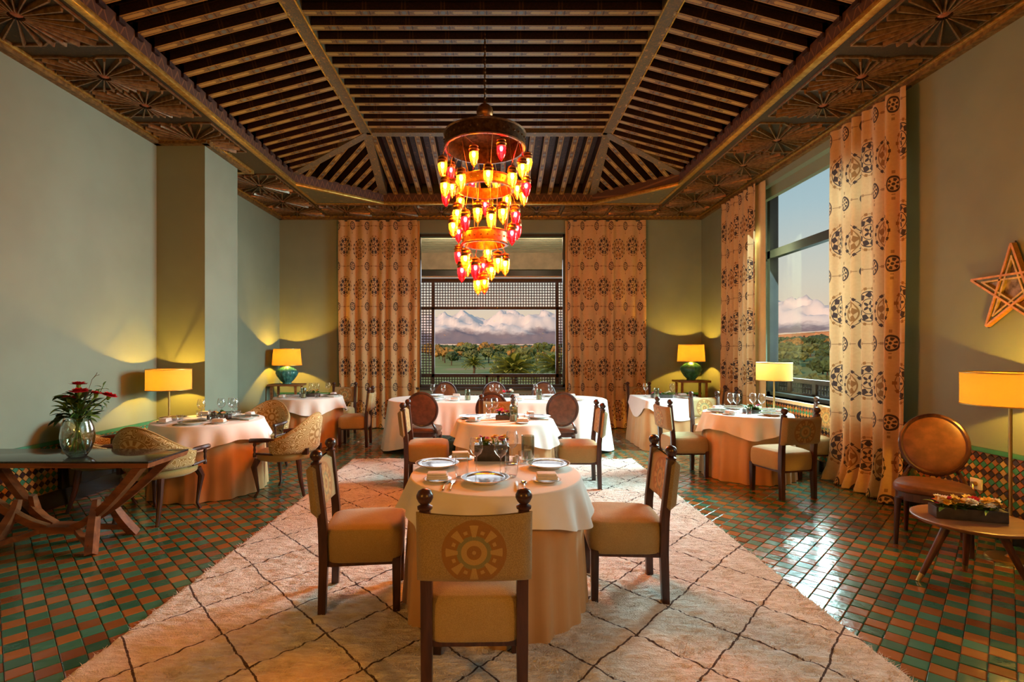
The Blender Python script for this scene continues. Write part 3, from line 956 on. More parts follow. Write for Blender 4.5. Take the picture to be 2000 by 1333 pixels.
for zz, h in ((zt1+0.04, 0.08), (zt0, 0.05), (zb1, 0.07), (zb0-0.03, 0.06)):
    q = MB(); q.box(x0_, x1_, yl-0.03, yl+0.03, zz-h/2, zz+h/2); part('rail', q, m_lattice, w1, smooth=False)
q = MB(); q.box(x0_, x1_, yl-0.015, yl+0.02, zt1+0.10, zt1+0.125); part('rail', q, m_sill, w1, smooth=False)
q = MB(); q.box(W1[0]-0.04, W1[1]+0.04, YF-0.05, YF+0.1, W1[2]-0.04, W1[2]); part('sill', q, m_frame, w1, smooth=False)
# window 2 (in view) and window 3 (further along): right wall
def side_window(name, w, label, mull):
    t = win_thing(name, label)
    xf = XR + 0.18
    b = MB()
    for ya in (w[0], w[1]-0.07): b.box(xf, xf+0.11, ya, ya+0.07, w[2], w[3])
    b.box(xf, xf+0.11, w[0], w[1], w[3]-0.09, w[3]); b.box(xf, xf+0.11, w[0], w[1], w[2], w[2]+0.05)
    part('frame', b, m_frame, t, smooth=False)
    for ym in mull:
        b = MB(); b.box(xf, xf+0.13, ym-0.04, ym+0.04, w[2], w[3]); part('mullion', b, m_frame, t, smooth=False)
    b = MB(); b.box(xf, xf+0.10, w[0], w[1], 2.91, 3.03); part('transom', b, m_frame, t, smooth=False)
    for z0, z1 in ((w[2]+0.03, 2.93), (3.01, w[3]-0.06)):
        b = MB(); b.box(xf+0.05, xf+0.056, w[0]+0.04, w[1]-0.04, z0, z1); part('pane', b, m_window, t, smooth=False)
    b = MB(); b.box(XR-0.03, XR+WT+0.05, w[0], w[1], w[2]-0.045, w[2]); part('sill', b, m_sill, t, smooth=False)
    # lattice balustrade outside
    xo = XR + WT - 0.03
    q = MB(); nseg = max(1, round((w[1]-w[0])/0.66)); L = (w[1]-w[0])/nseg
    for i in range(nseg):
        q = MB(); lattice(q, w[0]+i*L+0.05, w[0]+(i+1)*L-0.05, w[2]+0.06, 1.03, xo, 0.062, 0.42, 'y'); part('lattice', q, m_lattice, t, smooth=False)
        q = MB(); q.box(xo-0.03, xo+0.03, w[0]+(i+1)*L-0.04, w[0]+(i+1)*L+0.04, w[2], 1.05); part('post', q, m_rail, t, smooth=False)
    q = MB(); q.box(xo-0.045, xo+0.045, w[0], w[1], 1.03, 1.09); part('rail', q, m_rail, t, smooth=False)
    q = MB(); q.box(xo-0.03, xo+0.03, w[0], w[1], w[2]+0.015, w[2]+0.06); part('rail', q, m_rail, t, smooth=False)
    return t
side_window('window_2', W2, 'tall dark-framed window over a lattice balustrade beside printed curtains', (7.88,))
side_window('window_3', W3, 'tall dark-framed window further along the same wall', (1.65,))
# lintel step above window 2
b = MB(); b.box(XR+0.10, XR+0.18, W2[0], W2[1], 3.80, 3.95); part('lintel', b, m_wall, wall_right, smooth=False)
# ------------------------------------------------------------------ terrace and country outside
terr = link('terrace_canopy', None); tag(terr, 'slatted terrace roof with a concrete edge beam beyond the lattice window', 'canopy', kind='structure')
m_slat = simple('pale_slat', (0.82, 0.74, 0.56), 0.7, var=0.1, co='World')
m_beamc = simple('concrete_beam', (0.52, 0.46, 0.34), 0.8, var=0.15, vs_=4, co='World')
q = MB(); q.box(-3.2, 3.0, YF+WT, 12.9, 4.0, 4.08); part('roof_board', q, m_beamc, terr, smooth=False)
for k in range(11):
    q = MB(); yk = YF+WT+0.06+k*0.215; q.box(-3.0, 2.8, yk, yk+0.15, 3.93, 3.995); part('slat', q, m_slat, terr, smooth=False)
q = MB(); q.box(-3.2, 3.0, 12.75, 12.95, 3.52, 4.0); part('edge_beam', q, m_beamc, terr, smooth=False)
q = MB(); q.box(-3.2, 3.0, 12.78, 12.90, 3.36, 3.50); part('edge_beam', q, m_frame, terr, smooth=False)
for xx in (-3.1, 2.9):
    q = MB(); q.box(xx-0.12, xx+0.12, 12.72, 12.96, -5, 3.55); part('post', q, m_beamc, terr, smooth=False)
for sx, lab in ((-1.1, 'small terrace uplight added unseen to brighten the slats, over the console half of the lattice window'), (1.0, 'small terrace uplight added unseen to brighten the slats, over the curtain half of the lattice window')):  # unseen fill lights added above the window head to brighten the slats
    t = thing('terrace_fill_light', lab, 'lamp', (sx, YF+WT, 3.84))
    q = MB(); q.box(-0.06, 0.06, 0.0, 0.05, -0.02, 0.03); part('fitting', q, m_frame, t, smooth=False)
    l = bpy.data.lights.new('uplight', 'POINT'); l.energy = 26; l.color = (1.0, 0.80, 0.52); l.shadow_soft_size = 0.03
    o = bpy.data.objects.new('uplight', l); COL.objects.link(o); o.parent = t; o.location = (0, 0.12, -0.02)
q = MB(); q.box(-3.4, 3.2, YF+WT, 13.0, -0.25, -0.02); part('bounce_deck', q, simple('pale_bounce_deck', (0.75, 0.68, 0.55), 0.6), terr, smooth=False)  # unseen slab, added pale to bounce light up onto the slats

def gh(x, y):
    """ground height: garden level, slow rise to the plain, more towards +x"""
    d = math.hypot(x, y)
    az = math.atan2(x, max(y, 1e-3))
    rise = max(0.0, (d - 120.0))
    k = 0.0115 + 0.024*max(0.0, min(1.0, (az - 0.25)/0.35))
    z = -5.0 + 3.5*max(0.0, min(1.0, (d-50)/120.0)) + rise*k
    if d < 400: z += 0.7*mnoise.noise(Vector((x*0.03, y*0.03, 0.3)))*min(1, d/60)
    return z
m_ground = Mat('dry_garden_ground')
_p = m_ground.co('World'); _n = m_ground.noise(0.03, _p, detail=5); _n2 = m_ground.noise(0.2, _p, detail=4)
m_ground.set(base=m_ground.mix(_n.ramp(0.54, 0.64), m_ground.mix(_n2, (0.20, 0.26, 0.07), (0.30, 0.33, 0.11)), m_ground.mix(_n2, (0.40, 0.25, 0.12), (0.52, 0.34, 0.18))), rough=0.95)
m_ground = m_ground.m
q = MB()
rings = [9, 14, 20, 28, 38, 50, 65, 85, 110, 140, 180, 230, 300, 400, 550, 750, 1000, 1400, 1900, 2500, 3200]
NA = 90
def polar(i, j):
    az = -1.25 + 3.1*i/NA; r = rings[j]
    x, y = r*math.sin(az), r*math.cos(az)
    return (x, y, gh(x, y))
vs_ = [polar(i, j) for j in range(len(rings)) for i in range(NA+1)]
fs = [(j*(NA+1)+i, j*(NA+1)+i+1, (j+1)*(NA+1)+i+1, (j+1)*(NA+1)+i) for j in range(len(rings)-1) for i in range(NA)]
q.add(vs_, [f[::-1] for f in fs])
tag(struct('ground', q, m_ground, smooth=True), 'open garden and plain running out to the mountains')

# snow mountains
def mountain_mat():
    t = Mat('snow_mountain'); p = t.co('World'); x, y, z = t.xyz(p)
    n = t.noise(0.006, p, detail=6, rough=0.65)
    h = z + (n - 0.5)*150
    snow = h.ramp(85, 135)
    hazed_rock = t.mix(n, (0.25, 0.20, 0.24), (0.36, 0.28, 0.30))  # purple-grey: haze of distance put into the base colour
    t.set(base=t.mix(snow, hazed_rock, (0.88, 0.76, 0.74)), rough=0.95, spec=0.0)
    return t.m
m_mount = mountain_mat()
q = MB()
NA2, NR = 420, 34
vs_ = []
for j in range(NR+1):
    for i in range(NA2+1):
        az = -0.9 + 2.2*i/NA2; r = 2600 + 1000*j/NR
        x, y = r*math.sin(az), r*math.cos(az)
        t_ = j/NR
        ridge = 1 - abs(t_*1.6 - 0.8)*1.15
        env = 195 + 55*math.exp(-((az - 0.05)/0.16)**2) + 30*mnoise.noise(Vector((az*9, 1.2, 0.4))) + 40*math.exp(-((az-0.52)/0.05)**2)
        env -= 60*max(0, min(1, (az-0.25)/0.2))*0
        f = mnoise.ridged_multi_fractal(Vector((x*0.0062, y*0.0062, 0.7)), 0.85, 2.2, 8, 1.0, 2.0)*0.5 - 0.45
        z = gh(x, y) - 8 + max(0, ridge)*(env*(0.72 + 0.55*f))
        vs_.append((x, y, z))
fs = [(j*(NA2+1)+i, (j+1)*(NA2+1)+i, (j+1)*(NA2+1)+i+1, j*(NA2+1)+i+1) for j in range(NR) for i in range(NA2)]
q.add(vs_, fs)
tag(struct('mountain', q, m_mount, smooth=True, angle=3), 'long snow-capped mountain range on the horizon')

# trees
m_fol = [simple('olive_foliage', (0.15, 0.17, 0.055), 0.9, var=0.5, vs_=0.9, co='World'), simple('dark_foliage', (0.065, 0.10, 0.035), 0.9, var=0.5, vs_=0.9, co='World'), simple('rusty_foliage', (0.36, 0.20, 0.05), 0.9, var=0.4, vs_=0.9, co='World')]
m_trunk = simple('tree_trunk', (0.10, 0.065, 0.04), 0.9, var=0.3)
kinds = []
for kd in range(6):
    cr = MB(); rr = random.Random(kd)
    # leafy crown: many small clumps of leaf cards round a rounded mass
    for c_ in range(20):
        a = rr.uniform(0, 2*PI); rad = 0.72*math.sqrt(rr.random()); zz = 0.95 + rr.uniform(-0.35, 0.5)*(1 - rad*0.7)
        cr.blob((rad*math.cos(a), rad*math.sin(a), zz), rr.uniform(0.2, 0.34), kd*10+c_, 0.7, 2, (1,1,0.85), 3.4)
    me_c = cr.mesh('crown', (m_fol[kd % 3],), angle=0.3)
    tk = MB(); tk.tube([(0,0,-0.3),(0.03,0,0.4),(0,0.02,0.9)], [0.075,0.06,0.04], 6); me_t = tk.mesh('trunk', (m_trunk,))
    kinds.append((me_c, me_t, kd % 3))
names = ['olive_tree', 'dark_tree', 'rusty_tree']
labs = {'c': ['grey-green olive tree in the garden beyond the lattice window', 'dark evergreen tree in the garden beyond the lattice window', 'rust-lit tree in the garden beyond the lattice window'],
        's': ['grey-green olive tree in the grove beyond the balustrade window', 'dark evergreen tree in the grove beyond the balustrade window', 'rust-lit tree in the grove beyond the balustrade window']}
tr_ = random.Random(21)
def tree(x, y, s, side, k=None):
    me_c, me_t, kd = kinds[k if k is not None else tr_.randrange(6)]
    t = thing(names[kd], labs[side][kd], 'tree', (x, y, gh(x, y)), tr_.uniform(0, 6), labs[side][kd].split(' tree ')[0] + ' trees ' + ('beyond the lattice window' if side == 'c' else 'beyond the balustrade window'))
    t.scale = (s*tr_.uniform(0.9, 1.3), s, s*tr_.uniform(0.8, 1.15))
    link('crown', me_c, t); link('trunk', me_t, t)
taken = []
def spot(ds, p0, p1, gap, tries=60):
    for _ in range(tries):
        d = tr_.choice(ds)*tr_.uniform(0.9, 1.1); px = tr_.uniform(p0, p1); x = (px-968)/1000*d
        if all(math.hypot(x-a, d-b2) > gap(d) + g for a, b2, g in taken):
            taken.append((x, d, gap(d))); return x, d
    return None
for k in range(64):       # garden beyond the lattice window
    p_ = spot((150, 165, 180, 200, 215), 835, 1105, lambda d: 3.0)
    if p_: tree(p_[0], p_[1], tr_.uniform(1.9, 3.1), 'c')
for k in range(46):       # grove beyond the balustrade window
    p_ = spot((42, 55, 70, 90, 120, 150, 170), 1470, 1665, lambda d: 1.3*(1.7 + d*0.008))
    if p_: tree(p_[0], p_[1], 1.7 + p_[1]*0.008, 's', tr_.choice((0, 1, 3, 4, 0, 1, 4, 5)))
# far tree belts, too many and too small to tell apart
rr = random.Random(5)
for (a0, a1, d0, d1, n, lab) in ((-0.2, 0.2, 270, 900, 360, 'far belt of trees across the plain beyond the lattice window'), (0.40, 0.62, 270, 400, 170, 'far belt of trees before the village beyond the balustrade window')):
    q = MB()
    for k in range(n):
        d = rr.uniform(d0, d1); az = rr.uniform(a0, a1)
        x, y = d*math.sin(az), d*math.cos(az)
        q.blob((x, y, gh(x, y) + 0.8), rr.uniform(2.2, 4.2), k, 0.4, 1, (1.8, 1.2, 0.75))
    tag(part('treeline', q, m_fol[1], None), lab, 'treeline', kind='stuff')
# town
m_adobe = simple('adobe', (0.62, 0.30, 0.16), 0.9, var=0.25, vs_=0.05, co='World')
m_dwin = simple('house_opening', (0.06, 0.035, 0.03), 0.8)
rr = random.Random(9); sites = []
while len(sites) < 20:
    d = rr.uniform(480, 640); px = rr.uniform(1490, 1655); az = math.atan((px-968)/1000)
    x, y = d*math.sin(az), d*math.cos(az)
    if all(math.hypot(x-a, y-b2) > 17 for a, b2 in sites): sites.append((x, y))
    elif rr.random() < 0.003: break
for x, y in sites:
    w, h, l = rr.uniform(7, 13), rr.uniform(3.5, 6), rr.uniform(6, 9)
    t = thing('adobe_house', 'flat-roofed adobe house in the village beyond the balustrade window', 'house', (x, y, gh(x, y)-0.3), rr.uniform(-0.5, 0.2), 'adobe houses of the far village')
    q = MB(); q.box(-w/2, w/2, -l/2, l/2, 0, h); q.box(-w/2, w/2, -l/2, -l/2+0.4, h, h+0.6); q.box(-w/2, w/2, l/2-0.4, l/2, h, h+0.6)
    part('wall', q, m_adobe, t, smooth=False)
    for xx in (-w/4, w/4):
        q = MB(); q.box(xx-0.7, xx+0.7, -l/2-0.05, -l/2+0.1, h*0.4, h*0.7); part('window', q, m_dwin, t, smooth=False)
# palms
m_frond = simple('palm_frond', (0.20, 0.22, 0.035), 0.5, var=0.4, vs_=1.5)
m_ptrunk = simple('palm_trunk', (0.11, 0.07, 0.04), 0.95, var=0.4, vs_=3)
def frond_mesh(seed):
    rr = random.Random(seed); q = MB()
    L = 1.0; n = 16
    def mid(t): return Vector((t*L*0.92, 0, 0.52*t - 0.62*t*t))
    q.tube([mid(i/8) for i in range(9)], [0.014*(1-i/9)+0.002 for i in range(9)], 4)
    for i in range(n):
        t = 0.12 + 0.86*i/(n-1); p = mid(t); l = 0.30*math.sin(PI*(0.15 + 0.8*t))**0.8
        for s in (-1, 1):
            e = p + Vector((l*0.75, s*l*0.75, -l*0.22 + 0.06)); m = p + Vector((l*0.33, s*l*0.42, 0.05))
            w = Vector((0.016, -s*0.012, 0))
            q.add([p-w, p+w, m+w, e, m-w], [(0,1,2,3,4)])
    return q.mesh('frond', (m_frond,), smooth=False)
fmes = [frond_mesh(k) for k in range(3)]
def palm(x, y, ztop, s, n, label, old=False):
    z0 = gh(x, y)
    t = thing('palm_tree', label, 'palm', (x, y, z0))
    H = ztop - z0; q = MB(); q.tube([(0,0,-0.3),(0.05*s,0,H*0.5),(0,0,H)], [0.17*s*0.6, 0.15*s*0.6, 0.2*s*0.6], 10); part('trunk', q, m_ptrunk, t)
    rr = random.Random(int(x*10)+n)
    for k in range(n):
        f = link('frond', fmes[k % 3], t, (0, 0, H - 0.05*s))
        el = -1.25 + 1.75*(k/n)**0.8
        f.rotation_euler = Matrix.Rotation(k*2.39996, 3, 'Z').to_quaternion().to_matrix() @ Vector((0,0,0)) if False else (Matrix.Rotation(k*2.39996, 3, 'Z') @ Matrix.Rotation(el*0.75, 3, 'Y')).to_euler()
        f.scale = (s*rr.uniform(0.9, 1.1),)*3
palm(1.6, 45, -0.45, 2.5, 56, 'large golden date palm crown close outside the lattice window')
palm(6.2, 51, -0.35, 2.7, 44, 'shaded green date palm beside the golden palm')
palm(-4.6, 108, -1.45, 2.6, 34, 'smaller green palm standing alone on the lawn')
for px, d, lab in ((998, 130, 'slender far palm beside the golden palm crown'), (1050, 135, 'slender far palm above the shaded green palm'), (1062, 140, 'slender far palm nearest the lattice side panel')):
    palm((px-968)/1000*d, d, gh(0, d) + 4.6, 1.7, 18, lab)
# ------------------------------------------------------------------ rug
def build_rug():
    x0, x1, y0, y1 = RUG
    st = 0.0125
    nx, ny = int((x1-x0)/st), int((y1-y0)/st)
    xs_ = np.linspace(x0, x1, nx+1); ys2 = np.linspace(y0, y1, ny+1)
    Xg, Yg = np.meshgrid(xs_, ys2)
    rng = np.random.default_rng(3)
    def vnoise(fx, fy):
        gx, gy = Xg*fx, Yg*fy
        ix, iy = np.floor(gx).astype(int), np.floor(gy).astype(int)
        tx, ty = gx-ix, gy-iy; tx = tx*tx*(3-2*tx); ty = ty*ty*(3-2*ty)
        ix -= ix.min(); iy -= iy.min()
        g = rng.random((iy.max()+2, ix.max()+2))
        return (g[iy,ix]*(1-tx)+g[iy,ix+1]*tx)*(1-ty) + (g[iy+1,ix]*(1-tx)+g[iy+1,ix+1]*tx)*ty
    Z = 0.008 + 0.014*vnoise(11, 34) + 0.012*vnoise(26, 66) + 0.005*vnoise(4, 7) + 0.004*vnoise(1.2, 1.6)
    edge = np.minimum(np.minimum(Xg-x0, x1-Xg), np.minimum(Yg-y0, y1-Yg))
    Z = Z*np.clip(edge/0.025, 0.08, 1)**0.5
    jag = (vnoise(18, 18)-0.5)*0.02
    Xo = Xg + np.where(np.isclose(Xg, x0) | np.isclose(Xg, x1), jag, 0); Yo = Yg + np.where(np.isclose(Yg, y0) | np.isclose(Yg, y1), jag, 0)
    V = np.stack([Xo.ravel(), Yo.ravel(), Z.ravel()], 1)
    idx = np.arange((nx+1)*(ny+1)).reshape(ny+1, nx+1)
    F = np.stack([idx[:-1,:-1].ravel(), idx[:-1,1:].ravel(), idx[1:,1:].ravel(), idx[1:,:-1].ravel()], 1)
    me = bpy.data.meshes.new('rug')
    me.vertices.add(len(V)); me.vertices.foreach_set('co', V.astype(np.float32).ravel())
    me.loops.add(F.size); me.loops.foreach_set('vertex_index', F.astype(np.int32).ravel())
    me.polygons.add(len(F)); me.polygons.foreach_set('loop_start', np.arange(0, F.size, 4, dtype=np.int32)); me.polygons.foreach_set('loop_total', np.full(len(F), 4, dtype=np.int32))
    me.materials.append(m_rug); me.update(); me.validate(); me.shade_smooth()
    rug = tag(link('area_rug', me), 'large shaggy cream wool rug with thin brown diamond lines under the middle tables', 'rug')
    # wool tufts
    n = 170000
    px = rng.uniform(x0+0.01, x1-0.01, n); py = y0 + (y1-y0)*rng.random(n)**1.5
    ang = rng.normal(0, 0.9, n); L = rng.uniform(0.016, 0.034, n); w = rng.uniform(0.0018, 0.0034, n)
    sgn = np.where(rng.random(n) < 0.75, 1, -1)
    dx, dy = np.cos(ang)*L*sgn, np.sin(ang)*L
    nxv, nyv = -np.sin(ang)*w, np.cos(ang)*w*sgn
    zb = np.full(n, 0.018); zt = zb + rng.uniform(0.006, 0.022, n)
    A = np.stack([px-nxv, py-nyv, zb], 1); B = np.stack([px+nxv, py+nyv, zb], 1); C_ = np.stack([px+dx, py+dy, zt], 1)
    V = np.stack([A, B, C_], 1).reshape(-1, 3)
    me = bpy.data.meshes.new('pile'); me.vertices.add(3*n); me.vertices.foreach_set('co', V.astype(np.float32).ravel())
    me.loops.add(3*n); me.loops.foreach_set('vertex_index', np.arange(3*n, dtype=np.int32))
    me.polygons.add(n); me.polygons.foreach_set('loop_start', np.arange(0, 3*n, 3, dtype=np.int32)); me.polygons.foreach_set('loop_total', np.full(n, 3, dtype=np.int32))
    me.materials.append(m_rug); me.update()
    tag(link('pile', me, rug), kind='stuff')
build_rug()
RZ = 0.030     # what stands on the rug stands on its pile

# ------------------------------------------------------------------ curtains
def curtain(name, label, path0, path1, ztop, zbot, folds, amp, seed, full=1.55, normal=(0,-1), pool=0.06, lining=None):
    a = Vector((*path0, 0)); d = Vector((*path1, 0)); L = (d-a).length; e = (d-a)/L; n = Vector((*normal, 0))
    rr = random.Random(seed); ph = [rr.uniform(0, 6.28) for _ in range(4)]
    t = thing(name, label, 'curtain', ((a+d)/2), 0, None)
    O = (a+d)/2
    def off(s, v):
        w = folds*2*PI*s + 0.7*math.sin(2*PI*s*1.7 + ph[0]) + 0.25*math.sin(v*5 + ph[1])
        k = math.sin(w); k = math.copysign(abs(k)**0.75, k)
        return amp*k*(0.75 + 0.35*math.sin(2*PI*s*2.3+ph[2])) * (0.55 + 0.45*v)
    def fn(u, v):
        z = ztop + (zbot - ztop)*v
        fl = pool*max(0, (v-0.9)/0.1)**2
        sway = 0.02*math.sin(v*4 + ph[3])*v
        p = a + e*(L*u + sway*(u-0.5)*2 + fl*(u-0.5)*1.2) + n*(off(u, v) + 0.02 + amp + fl*0.8)
        return (p.x-O.x, p.y-O.y, z)
    q = MB(); nu = int(folds*12)
    q.grid(fn, nu, 26, uv=lambda u, v: (u*L*full, (ztop-zbot)*(1-v)))
    c = part('drape', q, m_curtain, t, smooth=True, angle=3)
    if lining:
        u0, u1 = lining
        q = MB()
        def fl_(u, v):
            s = u0 + (u1-u0)*u; p = a + e*L*s + n*(0.012 + 0.018*math.sin(9*u + ph[2])*(0.5+0.5*v)); 
            return (p.x-O.x, p.y-O.y, ztop + (zbot+0.01-ztop)*v)
        q.grid(fl_, 14, 12); part('lining', q, m_lining, t, smooth=True, angle=3)
    q = MB(); q.tube([a - O + n*0.05 + Vector((0,0,ztop-0.01)), d - O + n*0.05 + Vector((0,0,ztop-0.01))], 0.012, 6); part('track', q, m_frame, t)
    return t
ZCU = 4.02
curtain('curtain', 'printed curtain of dark medallions hanging between the blue-teal lamp and the lattice window', (-3.04, 9.97), (-1.52, 9.97), ZCU, 0.012, 7.5, 0.055, 1, lining=(0.93, 1.03))
curtain('curtain', 'printed curtain of dark medallions hanging between the lattice window and the green lamp', (1.40, 9.97), (2.90, 9.97), ZCU, 0.012, 7.5, 0.055, 2, lining=(-0.03, 0.07))
curtain('curtain', 'gathered printed curtain between the green lamp corner and the balustrade window', (XR-0.03, 8.85), (XR-0.03, 7.72), ZCU, 0.012, 7.5, 0.05, 3, full=2.0, normal=(-1,0), lining=(0.90, 1.14))
curtain('curtain', 'wide printed curtain hanging behind the round-backed chair', (XR-0.03, 5.92), (XR-0.03, 4.86), ZCU, 0.012, 6.5, 0.072, 4, full=1.9, normal=(-1,0), pool=0.10)

# ------------------------------------------------------------------ dining chair with ball finials
def make_chair():
    t = thing('dining_chair', 'x', 'chair')
    W, Dp = 0.195, 0.20
    for s in (-1, 1):
        q = MB(); q.tube([(s*W, -0.205, 0), (s*W, -0.195, 0.30), (s*W, -0.20, 0.50), (s*W*1.02, -0.235, 0.845)], [0.030,0.034,0.034,0.031], 4, sq=True)
        pt = part('back_post', q, m_darkwood, t, bevel=0.004)
        q = MB(); q.lathe([(0.018,0.842),(0.030,0.846),(0.031,0.856),(0.016,0.864),(0.026,0.874),(0.034,0.890),(0.034,0.902),(0.026,0.918),(0.012,0.926),(0,0.928)], 14, (s*W*1.02, -0.236, 0))
        part('finial', q, m_darkwood, t)
        q = MB(); q.tube([(s*W*0.98, 0.205, 0), (s*W*0.98, 0.205, 0.31)], [0.028, 0.034], 4, sq=True); part('leg', q, m_darkwood, t, bevel=0.004)
    # box seat with domed top
    def seat(u, v):
        a = 2*PI*u
        def sq(c_, s_, p): return (math.copysign(abs(c_)**p, c_), math.copysign(abs(s_)**p, s_))
        cx, sy = sq(math.cos(a), math.sin(a), 0.28)
        prof = [(0.0,0.288),(0.97,0.288),(1.0,0.296),(1.02,0.38),(1.0,0.445),(0.95,0.468),(0.75,0.486),(0.4,0.494),(0,0.497)]
        k = v*(len(prof)-1); i = min(int(k), len(prof)-2); f = k-i
        r = prof[i][0]+(prof[i+1][0]-prof[i][0])*f; z = prof[i][1]+(prof[i+1][1]-prof[i][1])*f
        taper = 1 + 0.05*sy
        return (cx*r*0.212*taper, sy*r*0.222 + 0.012, z)
    q = MB(); q.grid(seat, 44, 24, closeu=True); part('seat', q, m_uphol, t, angle=1.2)
    # curved upholstered back
    q = MB()
    def bk(side):
        def fn(u, v):
            x = -0.232 + 0.464*u
            c_ = 1 - (x/0.232)**2
            yb = -0.222 - 0.03*(v) - 0.022*c_
            th = 0.036*min(1, ((1-abs(2*u-1))*9)**0.5)*min(1, ((1-abs(2*v-1))*14+0.05)**0.5)
            z = 0.555 + 0.285*v - (0.012*c_ if v > 0.5 else -0.004*c_)
            return (x, yb + side*th, z)
        return fn
    q.grid(bk(1), 24, 12); 
    f1 = MB(); f1.grid(bk(-1), 24, 12); q.add(f1.v, [f[::-1] for f in f1.f])
    part('backrest', q, m_medal, t, angle=2)
    q = MB(); 
    for z in (0.27,): q.box(-0.19, 0.19, -0.20, -0.17, z, z+0.03); q.box(-0.19, 0.19, 0.18, 0.21, z, z+0.03); q.box(-0.2, -0.17, -0.19, 0.2, z, z+0.03); q.box(0.17, 0.2, -0.19, 0.2, z, z+0.03)
    part('seat_frame', q, m_darkwood, t, smooth=False)
    return t
chairA = make_chair()
first = [True]
def place(proto, st, x, y, rz, label, group=None, z=0.0, scale=None):
    if st[0]:
        st[0] = False; proto.location = (x, y, z); proto.rotation_euler = (0, 0, rz); proto['label'] = label
        if scale: proto.scale = (scale,)*3
        return proto
    return dup(proto, (x, y, z), rz, label, group, scale)
# facing: rz = 0 faces +y
FXp, FXm, FYp, FYm = -PI/2, PI/2, 0, PI
rz_ = RZ - 0.012
place(chairA, first, -0.09, 2.295, FYp + 0.02, 'ochre upholstered dining chair turning its medallion back, pushed under the three-plate table', z=rz_)
place(chairA, first, -0.79, 3.08, FXp + 0.12, 'ochre dining chair at the three-plate table, facing the balustrade window', z=rz_)
place(chairA, first, 0.80, 3.20, FXm - 0.06, 'ochre dining chair at the three-plate table, facing the console table side', z=rz_)
place(chairA, first, -0.76, 5.66, FXp + 0.03, 'ochre dining chair at the second rug table, facing the balustrade window', z=rz_)
place(chairA, first, 0.905, 5.63, FXm - 0.03, 'ochre dining chair at the second rug table, facing the barrel armchairs', z=rz_)
place(chairA, first, 0.02, 6.26, FYm, 'ochre dining chair between the second rug table and the long table', z=rz_)
place(chairA, first, -2.22, 8.12, FXm + 0.08, 'ochre dining chair before the far curtain at the blue-teal lamp table')
place(chairA, first, -2.75, 9.10, FYm, 'ochre dining chair behind the blue-teal lamp table')
place(chairA, first, -3.78, 7.72, FXp + 0.55, 'ochre dining chair tucked behind the pillar at the blue-teal lamp table')
place(chairA, first, 2.62, 9.15, FYm, 'ochre dining chair behind the square table')
place(chairA, first, 3.55, 8.25, FXm, 'ochre dining chair by the gathered curtain at the square table')
place(chairA, first, 2.27, 6.22, FXp + 0.06, 'ochre dining chair between the rug and the balustrade-window table')
place(chairA, first, 3.00, 5.36, FYp + 0.25, 'ochre dining chair turning its medallion back at the balustrade-window table')
place(chairA, first, 2.98, 7.0, FYm + 0.15, 'ochre dining chair between the square table and the balustrade-window table')
place(chairA, first, 3.745, 6.15, FXm, 'ochre dining chair half hidden by the wide curtain')

